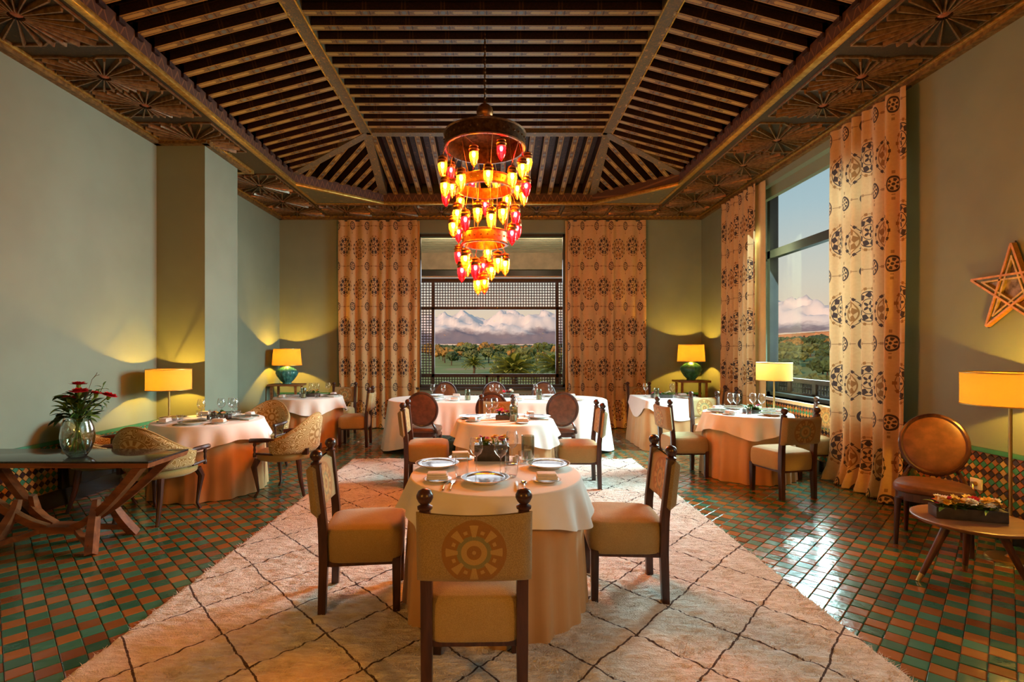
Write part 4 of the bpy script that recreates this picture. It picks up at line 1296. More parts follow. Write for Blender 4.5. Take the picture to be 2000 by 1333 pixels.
# ------------------------------------------------------------------ round-backed chair
def make_round():
    t = thing('round_back_chair', 'x', 'chair')
    def seat(u, v):
        a = 2*PI*u; c_, s_ = math.cos(a), math.sin(a)
        cx = math.copysign(abs(c_)**0.6, c_); sy = math.copysign(abs(s_)**0.6, s_)
        prof = [(0,0.405),(0.95,0.405),(1.0,0.415),(1.01,0.44),(0.97,0.462),(0.75,0.478),(0.4,0.485),(0,0.487)]
        k = v*(len(prof)-1); i = min(int(k), len(prof)-2); f = k-i
        r = prof[i][0]+(prof[i+1][0]-prof[i][0])*f; z = prof[i][1]+(prof[i+1][1]-prof[i][1])*f
        return (cx*r*0.235*(1+0.10*sy), sy*r*0.225, z)
    q = MB(); q.grid(seat, 36, 21, closeu=True); part('seat', q, m_leather, t, angle=1.2)
    q = MB()
    def apron(u, v):
        a = 2*PI*u; c_, s_ = math.cos(a), math.sin(a)
        cx = math.copysign(abs(c_)**0.6, c_); sy = math.copysign(abs(s_)**0.6, s_)
        return (cx*0.222*(1+0.10*sy), sy*0.212, 0.345 + 0.062*v)
    q.grid(apron, 36, 1, closeu=True); part('apron', q, m_darkwood, t)
    for sx, sy in ((-1,1),(1,1),(-1,-1),(1,-1)):
        q = MB(); x = sx*(0.205 if sy > 0 else 0.165); y = 0.185 if sy > 0 else -0.185
        q.tube([(x*1.06, y*(1.05 if sy > 0 else 1.25), 0), (x, y, 0.36)], [0.014, 0.024], 10); part('leg', q, m_darkwood, t)
    tl = 0.20
    cz, cy_ = 0.735, -0.245
    def tilt(x, d, z): return (x, cy_ - d*math.cos(tl) - z*math.sin(tl), cz + z*math.cos(tl) - d*math.sin(tl))
    q = MB(); nseg = 40
    prof = [(0,0.020),(0.5,0.024),(0.85,0.018),(0.94,0.010),(0.94,-0.010),(0.85,-0.018),(0.5,-0.024),(0,-0.020)]
    q.grid(lambda u, v: (lambda k: (lambda i, f: tilt(*(lambda r, d: (math.cos(2*PI*u)*r*0.212, d, math.sin(2*PI*u)*r*0.238))(prof[i][0]+(prof[i+1][0]-prof[i][0])*f, prof[i][1]+(prof[i+1][1]-prof[i][1])*f)))(min(int(k), 6), k-min(int(k), 6)))(v*7), nseg, 14, closeu=True)
    part('backrest', q, m_leather, t, angle=1.2)
    q = MB(); ring = [tilt(math.cos(2*PI*k/nseg)*0.208, 0, math.sin(2*PI*k/nseg)*0.234) for k in range(nseg+1)]
    q.tube(ring, 0.019, 8, cap=False); part('back_frame', q, m_darkwood, t)
    for s in (-1, 1):
        q = MB(); q.tube([(s*0.20, -0.16, 0.40), (s*0.185, -0.215, 0.46), (s*0.155, -0.235, 0.52), tilt(s*0.135, 0, -0.185)], [0.020,0.018,0.016,0.016], 8); part('back_support', q, m_darkwood, t)
    return t
chairB = make_round(); fB = [True]
place(chairB, fB, 3.40, 3.98, PI - 0.72, 'brown leather chair with a round back beside the flower-box table')
place(chairB, fB, 3.63, 3.02, PI/2 + 0.35, 'second brown leather chair beyond the flower-box table, mostly its seat showing')
for x, lab in ((-0.97, 'brown round-backed chair at the blue-teal-lamp end of the long table, back to the rug'), (-0.05, 'brown round-backed chair in the middle of the long table, back to the rug'), (0.88, 'brown round-backed chair at the square-table end of the long table, back to the rug')):
    place(chairB, fB, x, 6.98, FYp, lab, scale=0.96, z=0.016)
for x, lab in ((-0.90, 'brown round-backed chair under the lattice window, blue-teal-lamp end of the long table'), (-0.02, 'brown round-backed chair under the lattice window, middle of the long table'), (0.86, 'brown round-backed chair under the lattice window, square-table end of the long table')):
    place(chairB, fB, x, 8.90, FYm, lab, scale=0.96)

# ------------------------------------------------------------------ barrel armchair
def make_barrel():
    t = thing('barrel_armchair', 'x', 'armchair')
    q = MB()
    q.lathe([(0,0.375),(0.27,0.375),(0.288,0.385),(0.295,0.42),(0.28,0.452),(0.22,0.468),(0.1,0.476),(0,0.478)], 36, (0, 0.02, 0)); part('seat', q, m_damask_plain, t, angle=1.2)
    PH = 1.62
    def top(ph): 
        k = abs(ph)/PH
        return 0.845 - 0.215*(1-math.cos(PI*min(1, k*1.08)))/2 - 0.03*k**4
    def sh(side):
        def fn(u, v):
            ph = -PH + 2*PH*u
            k = abs(ph)/PH
            zt = top(ph); zb = 0.475 - 0.02
            z = zb + (zt-zb)*v
            rad = 0.30 + 0.035*v + side*0.026*min(1, ((1-abs(2*v-1))*10+0.02)**0.5)*min(1, ((1-k)*14+0.03)**0.5)
            return (rad*math.sin(ph), -rad*math.cos(ph)*1.0 + 0.02, z)
        return fn
    q.__init__(); q.grid(sh(-1), 40, 12); part('inner_back', q, m_damask, t, angle=2)
    q = MB(); q.grid(sh(1), 40, 12); f = q.f; q.f = [z[::-1] for z in f]; part('outer_back', q, m_damask, t, angle=2)
    q = MB(); q.tube([((0.336)*math.sin(-PH+2*PH*k/40), -0.336*math.cos(-PH+2*PH*k/40)+0.02, top(-PH+2*PH*k/40)) for k in range(41)], 0.010, 6); part('piping', q, m_damask_plain, t)
    for s in (-1, 1):
        q = MB(); q.tube([(s*0.325, -0.05, 0.602), (s*0.345, 0.06, 0.606), (s*0.335, 0.17, 0.60), (s*0.31, 0.235, 0.592)], [0.018,0.022,0.022,0.024], 8); part('armrest', q, m_darkwood, t)
        q = MB(); q.lathe([(0.016,0.43),(0.017,0.46),(0.010,0.475),(0.014,0.50),(0.010,0.53),(0.018,0.55),(0.012,0.575),(0.016,0.592)], 10, (s*0.305, 0.195, 0)); part('arm_post', q, m_darkwood, t)
        q = MB(); q.tube([(s*0.32, 0.0, 0.462), (s*0.31, 0.10, 0.462), (s*0.302, 0.19, 0.462)], 0.012, 6); part('arm_rail', q, m_darkwood, t)
        q = MB(); q.tube([(s*0.215, 0.215, 0.385), (s*0.235, 0.245, 0.31), (s*0.225, 0.225, 0.18), (s*0.215, 0.21, 0.06), (s*0.225, 0.24, 0.0)], [0.034,0.030,0.019,0.013,0.016], 8); part('leg', q, m_darkwood, t)
        q = MB(); q.tube([(s*0.17, -0.20, 0.385), (s*0.18, -0.225, 0.20), (s*0.20, -0.28, 0.0)], [0.028,0.022,0.015], 8); part('leg', q, m_darkwood, t)
        q = MB(); q.box(s*0.145-0.02, s*0.145+0.02, -0.29, -0.235, 0.435, 0.50); part('back_block', q, m_darkwood, t, smooth=False)
    return t
chairC = make_barrel(); fC = [True]
place(chairC, fC, -3.06, 4.66, FYp - 0.08, 'gold damask barrel armchair behind the black-topped console table')
place(chairC, fC, -3.83, 5.03, -0.93, 'gold damask barrel armchair against the wall by the floor lamp')
place(chairC, fC, -2.19, 5.42, FXm - 0.12, 'gold damask barrel armchair between the cream-skirted table and the rug')
place(chairC, fC, -2.95, 6.42, FYm - 0.10, 'gold damask barrel armchair facing the console table from beside the pillar')

# ------------------------------------------------------------------ draped tables
def drape(q, loop, n, ztop, hem, folds, amp, flare, rows=10, seed=0, rnd=0.012, top=True):
    rr = random.Random(seed); ph = [rr.uniform(0, 6.28) for _ in range(5)]
    def fold(s):
        w = 2*PI*s
        a = math.sin(folds*w + ph[0] + 0.8*math.sin(3*w+ph[1])) * (0.65 + 0.35*math.sin(2*w+ph[2]))
        return a + 0.5*math.sin((folds*2-1)*w + ph[3])
    vs_ = []; base_ = [loop(i/n) for i in range(n)]
    R_ = []
    # rounded shoulder then the fall
    for k, (o, dz) in enumerate(((0,0),(rnd*0.7,-rnd*0.3),(rnd,-rnd))): R_.append((o, dz, 0))
    for k in range(1, rows+1): R_.append((rnd, -rnd, k/rows))
    for (o, dz, t) in R_:
        for i, (x, y, nx, ny) in enumerate(base_):
            s = i/n; z0 = ztop + dz
            h = hem(s); z = z0 + (h - z0)*t
            off = o + flare*t**1.1 + amp*fold(s)*t**0.8 + (0.01*t)
            vs_.append((x+nx*off, y+ny*off, z))
    fs = []
    nr = len(R_)
    for j in range(nr-1):
        for i in range(n):
            i2 = (i+1) % n
            fs.append((j*n+i, (j+1)*n+i, (j+1)*n+i2, j*n+i2))
    if top: fs.append(tuple(range(n)))
    q.add(vs_, fs)
    return q
def circ(r): return lambda s: (r*math.cos(2*PI*s), r*math.sin(2*PI*s), math.cos(2*PI*s), math.sin(2*PI*s))
def rrect(hx, hy, rad):
    segs = []
    def f(s):
        # rounded rectangle by arc length
        ax, ay = hx-rad, hy-rad
        L = [2*ay, PI*rad/2, 2*ax, PI*rad/2]*2
        tot = sum(L); p = s*tot; i = 0
        while p > L[i]: p -= L[i]; i = (i+1) % 8
        if i == 0: return (hx, -ay+p, 1, 0)
        if i == 1: a = p/rad; return (ax+rad*math.cos(a), ay+rad*math.sin(a), math.cos(a), math.sin(a))
        if i == 2: return (ax-p, hy, 0, 1)
        if i == 3: a = PI/2+p/rad; return (-ax+rad*math.cos(a), ay+rad*math.sin(a), math.cos(a), math.sin(a))
        if i == 4: return (-hx, ay-p, -1, 0)
        if i == 5: a = PI+p/rad; return (-ax+rad*math.cos(a), -ay+rad*math.sin(a), math.cos(a), math.sin(a))
        if i == 6: return (-ax+p, -hy, 0, -1)
        a = 1.5*PI+p/rad; return (ax+rad*math.cos(a), -ay+rad*math.sin(a), math.cos(a), math.sin(a))
    return f
ZTAB = 0.752
def round_table(x, y, r, z, tlab, clab, seed, hem=(0.545, 0.045), skirt_folds=13):
    t = thing('dining_table', tlab, 'table', (x, y, z))
    q = MB(); q.lathe([(0,0.70),(r-0.012,0.70),(r-0.012,0.735),(0,0.735)], 40); part('tabletop', q, m_darkwood, t)
    q = MB(); q.lathe([(0.22,0.0),(0.22,0.03),(0.05,0.05),(0.045,0.68),(0.15,0.70)], 20); part('pedestal', q, m_darkwood, t)
    q = MB(); drape(q, circ(r-0.004), 150, 0.742, lambda s: 0.004, skirt_folds, 0.024, 0.022, 12, seed, top=True); part('table_skirt', q, m_skirt, t, angle=2)
    q = MB(); drape(q, circ(r+0.004), 150, ZTAB, lambda s: hem[0] + hem[1]*math.cos(8*PI*s + seed), 9, 0.030, 0.050, 10, seed+50)
    single('tablecloth', q, m_cloth, clab, 'tablecloth', (x, y, z), 0, None, angle=2)
    return t
T1 = (0.0, 3.06, 0.49); T2 = (0.10, 5.45, 0.50); T4 = (-3.03, 8.30, 0.52); T5 = (-3.10, 5.55, 0.53); T7 = (3.03, 6.18, 0.48)
Z1 = ZTAB + rz_
round_table(*T1, rz_, 'round dining table in a cream floor-length skirt, three places laid, on the rug', 'white cloth over the three-plate table on the rug', 11)
round_table(*T2, rz_, 'round dining table in a cream skirt on the rug before the long table', 'white cloth over the second rug table, before the long table', 12)
round_table(*T4, 0, 'round dining table in a cream skirt beside the blue-teal lamp', 'white cloth over the round table beside the blue-teal lamp', 14)
round_table(*T5, 0, 'round dining table in a cream skirt ringed by barrel armchairs', 'white cloth over the table ringed by barrel armchairs', 15)
round_table(*T7, 0, 'round dining table in a cream skirt before the balustrade window', 'white cloth over the round table before the balustrade window', 17)
# long table
LX, LY, LHX, LHY = 0.03, 7.93, 1.66, 0.58
t = thing('long_table', 'long oval dining table under a white cloth below the lattice window', 'table', (LX, LY, 0))
lo = rrect(LHX-0.012, LHY-0.012, 0.5)
q = MB(); q.prism([lo(i/80)[:2] for i in range(80)], 0.70, 0.742); part('tabletop', q, m_darkwood, t)
for xx in (-1.0, 1.0):
    q = MB(); q.box(xx-0.09, xx+0.09, -0.30, 0.30, 0.05, 0.70); q.box(xx-0.14, xx+0.14, -0.40, 0.40, 0, 0.05); part('trestle', q, m_darkwood, t, smooth=False)
lo2 = rrect(LHX, LHY, 0.52)
def lhem(s):
    x, y, nx, ny = lo2(s)
    return 0.30 - 0.288*min(1, max(0, (abs(x)-0.85)/0.75))**0.8
q = MB(); drape(q, lo2, 300, ZTAB, lhem, 26, 0.014, 0.09, 10, 33)
single('tablecloth', q, m_cloth, 'long white cloth over the oval table below the lattice window', 'tablecloth', (LX, LY, 0), 0, None, angle=2)
# square table
SX, SY, SH = 2.76, 8.16, 0.49
t = thing('square_table', 'square dining table in a cream floor-length skirt before the green lamp', 'table', (SX, SY, 0))
q = MB(); q.box(-SH+0.012, SH-0.012, -SH+0.012, SH-0.012, 0.70, 0.738); part('tabletop', q, m_darkwood, t)
for a in (-1, 1):
    for d in (-1, 1):
        q = MB(); q.box(a*0.42-0.03, a*0.42+0.03, d*0.42-0.03, d*0.42+0.03, 0, 0.70); part('leg', q, m_darkwood, t, smooth=False)
q = MB(); drape(q, rrect(SH-0.003, SH-0.003, 0.03), 200, 0.742, lambda s: 0.004, 12, 0.012, 0.05, 10, 41); part('table_skirt', q, m_skirt, t, angle=2)
lsq = rrect(SH+0.003, SH+0.003, 0.035)
q = MB(); drape(q, lsq, 200, ZTAB, lambda s: ZTAB - max(0.06, 0.80 - math.hypot(*lsq(s)[:2])), 8, 0.004, 0.02, 8, 42)
single('tablecloth', q, m_cloth, 'white round cloth hanging in scallops over the square table', 'tablecloth', (SX, SY, 0), 0, None, angle=2)

# ------------------------------------------------------------------ console table
def console():
    x0, x1, y0, y1, zt = -4.17, -2.53, 3.73, 4.22, 0.69
    cx, cy_ = (x0+x1)/2, (y0+y1)/2
    t = thing('console_table', 'wooden console table with a black stone top and splayed curved legs', 'table', (cx, cy_, 0))
    hx, hy = (x1-x0)/2, (y1-y0)/2
    q = MB(); q.box(-hx, hx, -hy, hy, zt-0.014, zt); part('stone_top', q, m_granite, t, bevel=0.003)
    q = MB(); n4 = [(-hx,-hy),(hx,-hy),(hx,hy),(-hx,hy)]
    v = [(x, y, zt-0.0145) for x, y in n4] + [(x*0.985, y*0.97, zt-0.05) for x, y in n4]
    q.add(v, [(0,1,2,3),(7,6,5,4),(0,4,5,1),(1,5,6,2),(2,6,7,3),(3,7,4,0)]); part('top_frame', q, m_redwood, t, smooth=False)
    for s in (-1, 1):
        for d in (-1, 1):
            pts = []
            for k in range(9):
                f = k/8
                pts.append((s*(0.10 + 0.62*f**0.9), d*(0.035 + 0.14*f), 0.135 + 0.51*(f**1.25)))
            q = MB(); q.tube(pts, [0.036+0.006*k/8 for k in range(9)], 4, sq=True); part('strut', q, m_redwood, t, smooth=False)
            pts = []
            for k in range(7):
                f = k/6
                pts.append((s*(0.30 + 0.09*f**1.6 + 0.0*f), d*(0.06 + 0.17*f**1.3), 0.36*(1-f)**1.0 + 0.0))
            pts[-1] = (pts[-1][0], pts[-1][1], 0.0)
            q = MB(); q.tube(pts, [0.026,0.033,0.038,0.042,0.044,0.044,0.042], 4, sq=True); part('leg', q, m_redwood, t, smooth=False)
            q = MB(); q.tube([(s*0.11, d*0.03, 0.125), (s*0.37, d*0.215, 0.055)], 0.026, 4, sq=True); part('stretcher', q, m_redwood, t, smooth=False)
    q = MB(); q.box(-0.14, 0.14, -0.07, 0.07, 0.10, 0.15); part('hub', q, m_redwood, t, smooth=False)
    return t
console()
# dark glossy panel low on the wall beyond the console
q = MB(); q.box(XL+0.012, XL+0.05, 4.92, 5.75, 0.165, 0.58)
single('wall_panel', q, simple('black_gloss', (0.012, 0.013, 0.015), 0.08, var=0.2), 'glossy black panel set low in the tiled wall beyond the console table', 'panel', smooth=False)

# ------------------------------------------------------------------ small walnut table
t = thing('side_table', 'small round walnut side table on splayed tapered legs carrying the flower box', 'table', (3.04, 3.27, 0))
q = MB(); q.lathe([(0,0.375),(0.20,0.378),(0.285,0.398),(0.308,0.412),(0.31,0.422),(0.303,0.426),(0.27,0.420),(0,0.420)], 48); part('tabletop', q, m_walnut, t, angle=0.9)
for a, rr_ in ((2.94, 0.30), (0.95, 0.27), (-0.42, 0.30)):
    q = MB(); q.tube([(0.13*math.cos(a), 0.13*math.sin(a), 0.385), (rr_*0.92*math.cos(a), rr_*0.92*math.sin(a), 0.05)], [0.026, 0.016], 12); l_ = part('leg', q, m_walnutleg, t)
    q = MB(); q.tube([(rr_*0.92*math.cos(a), rr_*0.92*math.sin(a), 0.05), (rr_*math.cos(a), rr_*math.sin(a), 0.0)], [0.0165, 0.013], 12); part('brass_foot', q, m_brass, l_)

# ------------------------------------------------------------------ lamps
def lamp_light(parent, z, energy, col=(1.0, 0.475, 0.05), rad=0.03):
    l = bpy.data.lights.new('lamp_glow', 'POINT'); l.energy = energy; l.color = col; l.shadow_soft_size = rad
    o = bpy.data.objects.new('lamp_glow', l); COL.objects.link(o); o.parent = parent; o.location = (0, 0, z); return o
def shade(t, r0, r1, z0, z1, m=None):
    q = MB(); q.shell([(r0, z0), (r0*0.5+r1*0.5, (z0+z1)/2), (r1, z1)], 40); s = part('shade', q, m or m_shade, t, angle=2)
    q = MB()
    for r, z in ((r0, z0), (r1, z1)): q.tube([(r*math.cos(2*PI*k/40), r*math.sin(2*PI*k/40), z) for k in range(41)], 0.005, 5, cap=False)
    part('shade_rim', q, m_brass, s)
    q = MB()
    for k in range(3):
        a = 2*PI*k/3; q.tube([(0.012*math.cos(a), 0.012*math.sin(a), z1-0.05), (r1*math.cos(a), r1*math.sin(a), z1-0.01)], 0.003, 4)
    part('spider', q, m_brass, s)
def bulb(t, z):
    q = MB(); q.lathe([(0,-0.045),(0.013,-0.04),(0.014,-0.02),(0.03,0.01),(0.03,0.03),(0.018,0.05),(0,0.056)], 12, (0,0,z)); part('bulb', q, m_bulb, t)
def floor_lamp(x, y, z0, z1, r, label, e):
    t = thing('floor_lamp', label, 'lamp', (x, y, 0))
    q = MB(); q.lathe([(0.14,0),(0.14,0.012),(0.132,0.02),(0.03,0.026),(0.012,0.05)], 32); part('base', q, m_brass, t)
    q = MB(); q.tube([(0,0,0.02),(0,0,z1-0.06)], 0.011, 10); part('pole', q, m_brass, t)
    shade(t, r, r, z0, z1)
    bulb(t, (z0+z1)/2 - 0.03); lamp_light(t, (z0+z1)/2, e)
FLE = 420; SCE = 125
floor_lamp(-3.84, 6.02, 1.04, 1.28, 0.235, 'brass floor lamp with a drum shade in the corner by the pillar', FLE)
floor_lamp(3.60, 6.62, 1.115, 1.34, 0.21, 'brass floor lamp with a drum shade before the balustrade window', FLE*0.7)
floor_lamp(3.68, 3.66, 1.11, 1.34, 0.272, 'brass floor lamp with a drum shade beside the round-backed chair', FLE)
# unseen globe sconces added on the near wall as warm fill light
for sx, lab in ((-2.0, 'unseen sconce added as warm fill on the console side of the near wall'), (1.85, 'unseen sconce added as warm fill on the window side of the near wall')):
    t = thing('fill_sconce', lab, 'sconce', (sx, YN, 1.95))
    q = MB(); q.tube([(0,0.0,0),(0,0.02,0)], 0.06, 20); q.tube([(0,0.02,0),(0,0.10,-0.03),(0,0.16,0.0),(0,0.16,0.05)], 0.010, 8); part('bracket', q, m_brass, t)
    q = MB(); q.shell([(0.03,0.05),(0.07,0.07),(0.10,0.13),(0.095,0.19),(0.06,0.235),(0.03,0.25)], 24, (0,0.16,0)); part('globe', q, m_lg['Y'], t)
    g = lamp_light(t, 0.14, SCE, (1.0, 0.50, 0.10), 0.14); g.location = (0, 0.16, 0.14)
def gourd(x, y, ztab, zs0, zs1, r0, r1, m, label, e, tlab):
    t = thing('lamp_table', tlab, 'side table', (x, y, 0))
    q = MB(); q.box(-0.29, 0.29, -0.20, 0.20, ztab-0.035, ztab); part('tabletop', q, m_walnut, t, bevel=0.006)
    for a in (-1, 1):
        for d in (-1, 1):
            q = MB(); q.tube([(a*0.22, d*0.15, 0), (a*0.22, d*0.15, ztab-0.03)], 0.026, 4, sq=True); part('leg', q, m_walnut, t, smooth=False)
    q = MB(); q.box(-0.22, 0.22, -0.15, 0.15, 0.22, 0.245); part('shelf', q, m_walnut, t, smooth=False)
    l = thing('table_lamp', label, 'lamp', (x, y, ztab))
    h = zs0 - ztab + 0.02
    pr = [(0.075,0.0),(0.082,0.01),(0.07,0.02),(0.12,0.06),(0.17,0.12),(0.188,0.165),(0.175,0.205),(0.12,0.245),(0.06,0.27),(0.035,0.285)]
    k = h/0.30
    q = MB(); q.lathe([(r, z*k) for r, z in pr], 96, rib=lambda a: 1 - 0.07*abs(math.sin(8*a))**0.5*0 + 0.05*abs(math.cos(8*a))); part('gourd_body', q, m, l, angle=1.5)
    q = MB(); q.tube([(0,0,h*0.9),(0,0,zs1-ztab-0.06)], 0.012, 8); part('stem', q, m_brass, l)
    shade(l, r0, r1, zs0-ztab, zs1-ztab, m_shade2)
    bulb(l, (zs0+zs1)/2-ztab-0.03); lamp_light(l, (zs0+zs1)/2-ztab+0.0, e)
GLE = 720
gourd(-3.88, 9.52, 0.88, 1.225, 1.53, 0.262, 0.235, m_teal, 'blue-teal gourd lamp with a yellow shade before the curtain', GLE, 'wooden side table under the blue-teal gourd lamp')
gourd(3.62, 9.48, 0.95, 1.30, 1.605, 0.245, 0.225, m_green, 'green gourd lamp with a yellow shade in the far corner', GLE, 'wooden side table under the green gourd lamp')
# ------------------------------------------------------------------ chandelier
def chandelier():
    CX, CY, S1 = -0.107, 5.1, 1.0
    t = thing('chandelier', 'tiered copper chandelier hung with amber and red glass lanterns', 'chandelier', (CX, CY, 0))
    q = MB(); q.tube([(0,0,3.95),(0,0,4.75)], 0.007, 6)
    for k in range(18): q.lathe([(0.007,-0.014),(0.013,0),(0.007,0.014)], 6, (0,0,3.98+k*0.042))
    part('hanging_rod', q, m_bronze, t)
    q = MB(); q.lathe([(0,3.80),(0.05,3.805),(0.075,3.835),(0.085,3.875),(0.075,3.915),(0.045,3.945),(0.018,3.955),(0.012,3.98)], 20); part('ball', q, m_copper, t)
    def ring(r, z0, z1, m):
        q = MB()
        q.shell([(r-0.022,z0),(r,z0),(r+0.012,z0+0.008),(r+0.002,z0+0.02),(r,z1-0.02),(r+0.012,z1-0.008),(r,z1),(r-0.022,z1),(r-0.022,z0)], 48)
        o = part('ring', q, m, t, angle=0.5)
        # pierced studs
        q = MB(); n = int(r*100)
        for k in range(n):
            a = 2*PI*k/n; c_, s_ = math.cos(a), math.sin(a)
            q.blob((c_*(r+0.002), s_*(r+0.002), (z0+z1)/2), 0.011, k, 0, 1)
        part('stud_band', q, m_bronze, o)
    r1, r2, r3 = 0.40, 0.285, 0.225
    z1a, z1b = 3.50, 3.655; z2a, z2b = 3.09, 3.20; z3a, z3b = 2.545, 2.68
    ring(r1, z1a, z1b, m_bronze); ring(r2, z2a, z2b, m_copper); ring(r3, z3a, z3b, m_copper)
    def rods(ra, za, rb, zb, n, ph=0.0, w=0.0035):
        for k in range(n):
            a = 2*PI*k/n + ph
            q = MB(); q.tube([(ra*math.cos(a), ra*math.sin(a), za), (rb*math.cos(a), rb*math.sin(a), zb)], w, 4); part('suspension_rod', q, m_copper, t)
    rods(0.05, 3.83, r1-0.01, z1b, 6, 0.3, 0.006); rods(r1-0.01, z1a, r2-0.005, z2b, 8, 0.2); rods(r2-0.01, z2a, r3-0.005, z3b, 8, 0.5)
    # dark inner crown plate of the top ring
    q = MB(); q.shell([(0.16,3.74),(0.22,3.70),(0.33,3.67),(r1-0.005,z1b)], 40); part('crown', q, m_bronze, t)
    capq = MB(); capq.lathe([(0.008,0.105),(0.012,0.092),(0.030,0.088),(0.046,0.075),(0.040,0.068),(0.044,0.058),(0.052,0.045),(0.044,0.036),(0.046,0.022),(0.043,0.014)], 16)
    me_cap = capq.mesh('lantern', (m_copper,))
    glq = MB(); glq.shell([(0.043,0.016),(0.045,-0.01),(0.042,-0.045),(0.032,-0.082),(0.018,-0.104),(0.008,-0.112),(0.006,-0.122),(0.0,-0.126)], 16)
    me_gl = {k: glq.mesh('glass', (m,)) for k, m in m_lg.items()}
    buq = MB(); buq.lathe([(0,-0.030),(0.010,-0.024),(0.017,-0.006),(0.014,0.012),(0.006,0.030),(0.0,0.036)], 10)
    me_bu = buq.mesh('bulb', (m_lbulb,))
    L = []
    A_ = [(380,450,'Y','f'),(543,415,'R','f'),(195,515,'Y','f'),(245,540,'R','b'),(305,590,'Y','f'),(465,565,'Y','f'),(608,580,'Y','f'),(668,525,'Y','f'),(700,490,'Y','b'),(210,635,'Y','f'),(215,690,'R','b'),(252,640,'Y','b'),(690,635,'R','f'),(637,650,'Y','b'),(676,688,'Y','b'),(372,612,'R','b'),(513,602,'Y','b')]
    B_ = [(300,720,'Y','b'),(282,795,'Y','f'),(258,870,'Y','f'),(330,835,'R','f'),(403,785,'Y','f'),(447,745,'R','b'),(483,820,'Y','f'),(552,790,'Y','f'),(577,715,'Y','b'),(627,805,'R','f'),(606,915,'R','f'),(637,885,'R','b'),(290,905,'R','b')]
    C_ = [(330,1065,'Y','f'),(292,1040,'R','b'),(463,1025,'Y','b'),(523,1080,'Y','f'),(565,1095,'Y','f'),(390,1120,'R','f'),(345,1105,'Y','b'),(310,1135,'R','f'),(437,1105,'R','b'),(405,1210,'Y','f'),(443,1205,'A','f'),(485,1130,'Y','b')]
    for lst, Rr, zr in ((A_, 0.45, z1a), (B_, 0.35, z2a), (C_, 0.28, z3a)):
        for (zx, zy, colr, fb) in lst:
            px, py = 800 + zx*0.33, 160 + zy*0.33
            dx0 = (px - 947)/1000*CY
            rad = Rr
            if abs(dx0) > rad: rad = abs(dx0) + 0.005
            if zy > 1180: rad = 0.09
            y = math.sqrt(max(0, rad*rad - dx0*dx0))*(-1 if fb == 'f' else 1)
            if (zx, zy) in ((380,450), (543,415)): y = -0.18
            d = CY + y
            x = (px - 968)/1000*d - CX
            z = 1.5 + (685 - py)/1000*d + 0.035
            o = link('lantern', me_cap, t, (x, y, z)); 
            link('glass', me_gl[colr], o); link('bulb', me_bu, o)
            a = math.atan2(y, x); rr_ = {z1a: r1, z2a: r2, z3a: r3}[zr] - 0.01
            q = MB(); q.tube([(0,0,0.10), (rr_*math.cos(a)-x, rr_*math.sin(a)-y, zr+0.005-z)], 0.0028, 4); part('chain', q, m_copper, o)
chandelier()

# ------------------------------------------------------------------ wall star
def wall_star():
    t = thing('star_mirror', 'five-pointed wooden star frame with mirrored panes hung on the wall above the floor lamp', 'star frame', (XR, 3.95, 1.98))
    Ro = 0.38; Ri = Ro*0.382
    pts = [((Ro if k % 2 == 0 else Ri)*math.sin(PI*k/5), (Ro if k % 2 == 0 else Ri)*math.cos(PI*k/5)) for k in range(10)]
    W = lambda h, a, z: (-h, a, z)
    q = MB(); q.prism([(a*0.97, z*0.97) for a, z in pts], 0.004, 0.014, lambda a, z, h: W(h, a, z)); part('backing', q, m_darkwood, t, smooth=False)
    tips = [Vector((0, pts[k][0], pts[k][1])) for k in range(0, 10, 2)]
    m_or = simple('orange_gilt', (0.55, 0.26, 0.04), 0.4, var=0.2, vs_=30); m_gr = simple('green_paint', (0.10, 0.13, 0.05), 0.5, var=0.2, vs_=30); m_ye = simple('yellow_wood', (0.50, 0.37, 0.10), 0.45, var=0.2, vs_=30)
    for k in range(5):
        a, d = tips[k], tips[(k+2) % 5]
        u = (d-a).normalized(); nn = Vector((0, -u.z, u.y))
        c_ = (a+d)/2
        if nn.dot(c_) < 0: nn = -nn
        ang = math.tan(math.radians(18))
        for j, (off, w, m, h) in enumerate(((0.0, 0.016, m_or, 0.040), (-0.016, 0.018, m_gr, 0.028), (-0.034, 0.013, m_ye, 0.036))):
            sh = -off/ang if off else 0
            p0 = a + nn*(off-w/2) + u*(0.03+ -off*2.6); p1 = d + nn*(off-w/2) - u*(0.03 + -off*2.6)
            X_ = Vector((-h/2 - 0.006 - 0.001*k, 0, 0))
            q = MB(); q.bar(p0+X_, p1+X_, w, h, up=(1,0,0)); part('frame_bar', q, m, t, smooth=False)
    m_mir = simple('foxed_mirror', (0.42, 0.34, 0.26), 0.12, 0.6, var=0.6, vs_=14)
    inner = [Vector((0, pts[k][0], pts[k][1])) for k in range(1, 10, 2)]
    def pane(vs_):
        q = MB(); cc = sum(vs_, Vector())/len(vs_)
        q.add([Vector((-0.018,0,0)) + cc + (v-cc)*0.94 for v in vs_], [tuple(range(len(vs_)))]); part('pane', q, m_mir, t, smooth=False)
    pane(inner)
    for k in range(5): pane([tips[k], inner[k], inner[k-1]])
wall_star()

# outlet on the mosaic
t = thing('wall_outlet', 'white power outlet with a plug in the mosaic behind the round-backed chair', 'outlet', (XR, 4.26, 0.39))
q = MB(); q.box(-0.028, -0.012, -0.05, 0.05, -0.045, 0.045); part('plate', q, m_white, t, bevel=0.004)
q = MB(); q.tube([(-0.026,0,0),(-0.055,0,0)], 0.02, 12); q.tube([(-0.05,0,0),(-0.075,-0.03,-0.05),(-0.07,-0.08,-0.17),(-0.05,-0.13,-0.37)], 0.005, 6); part('plug', q, m_brass, t)

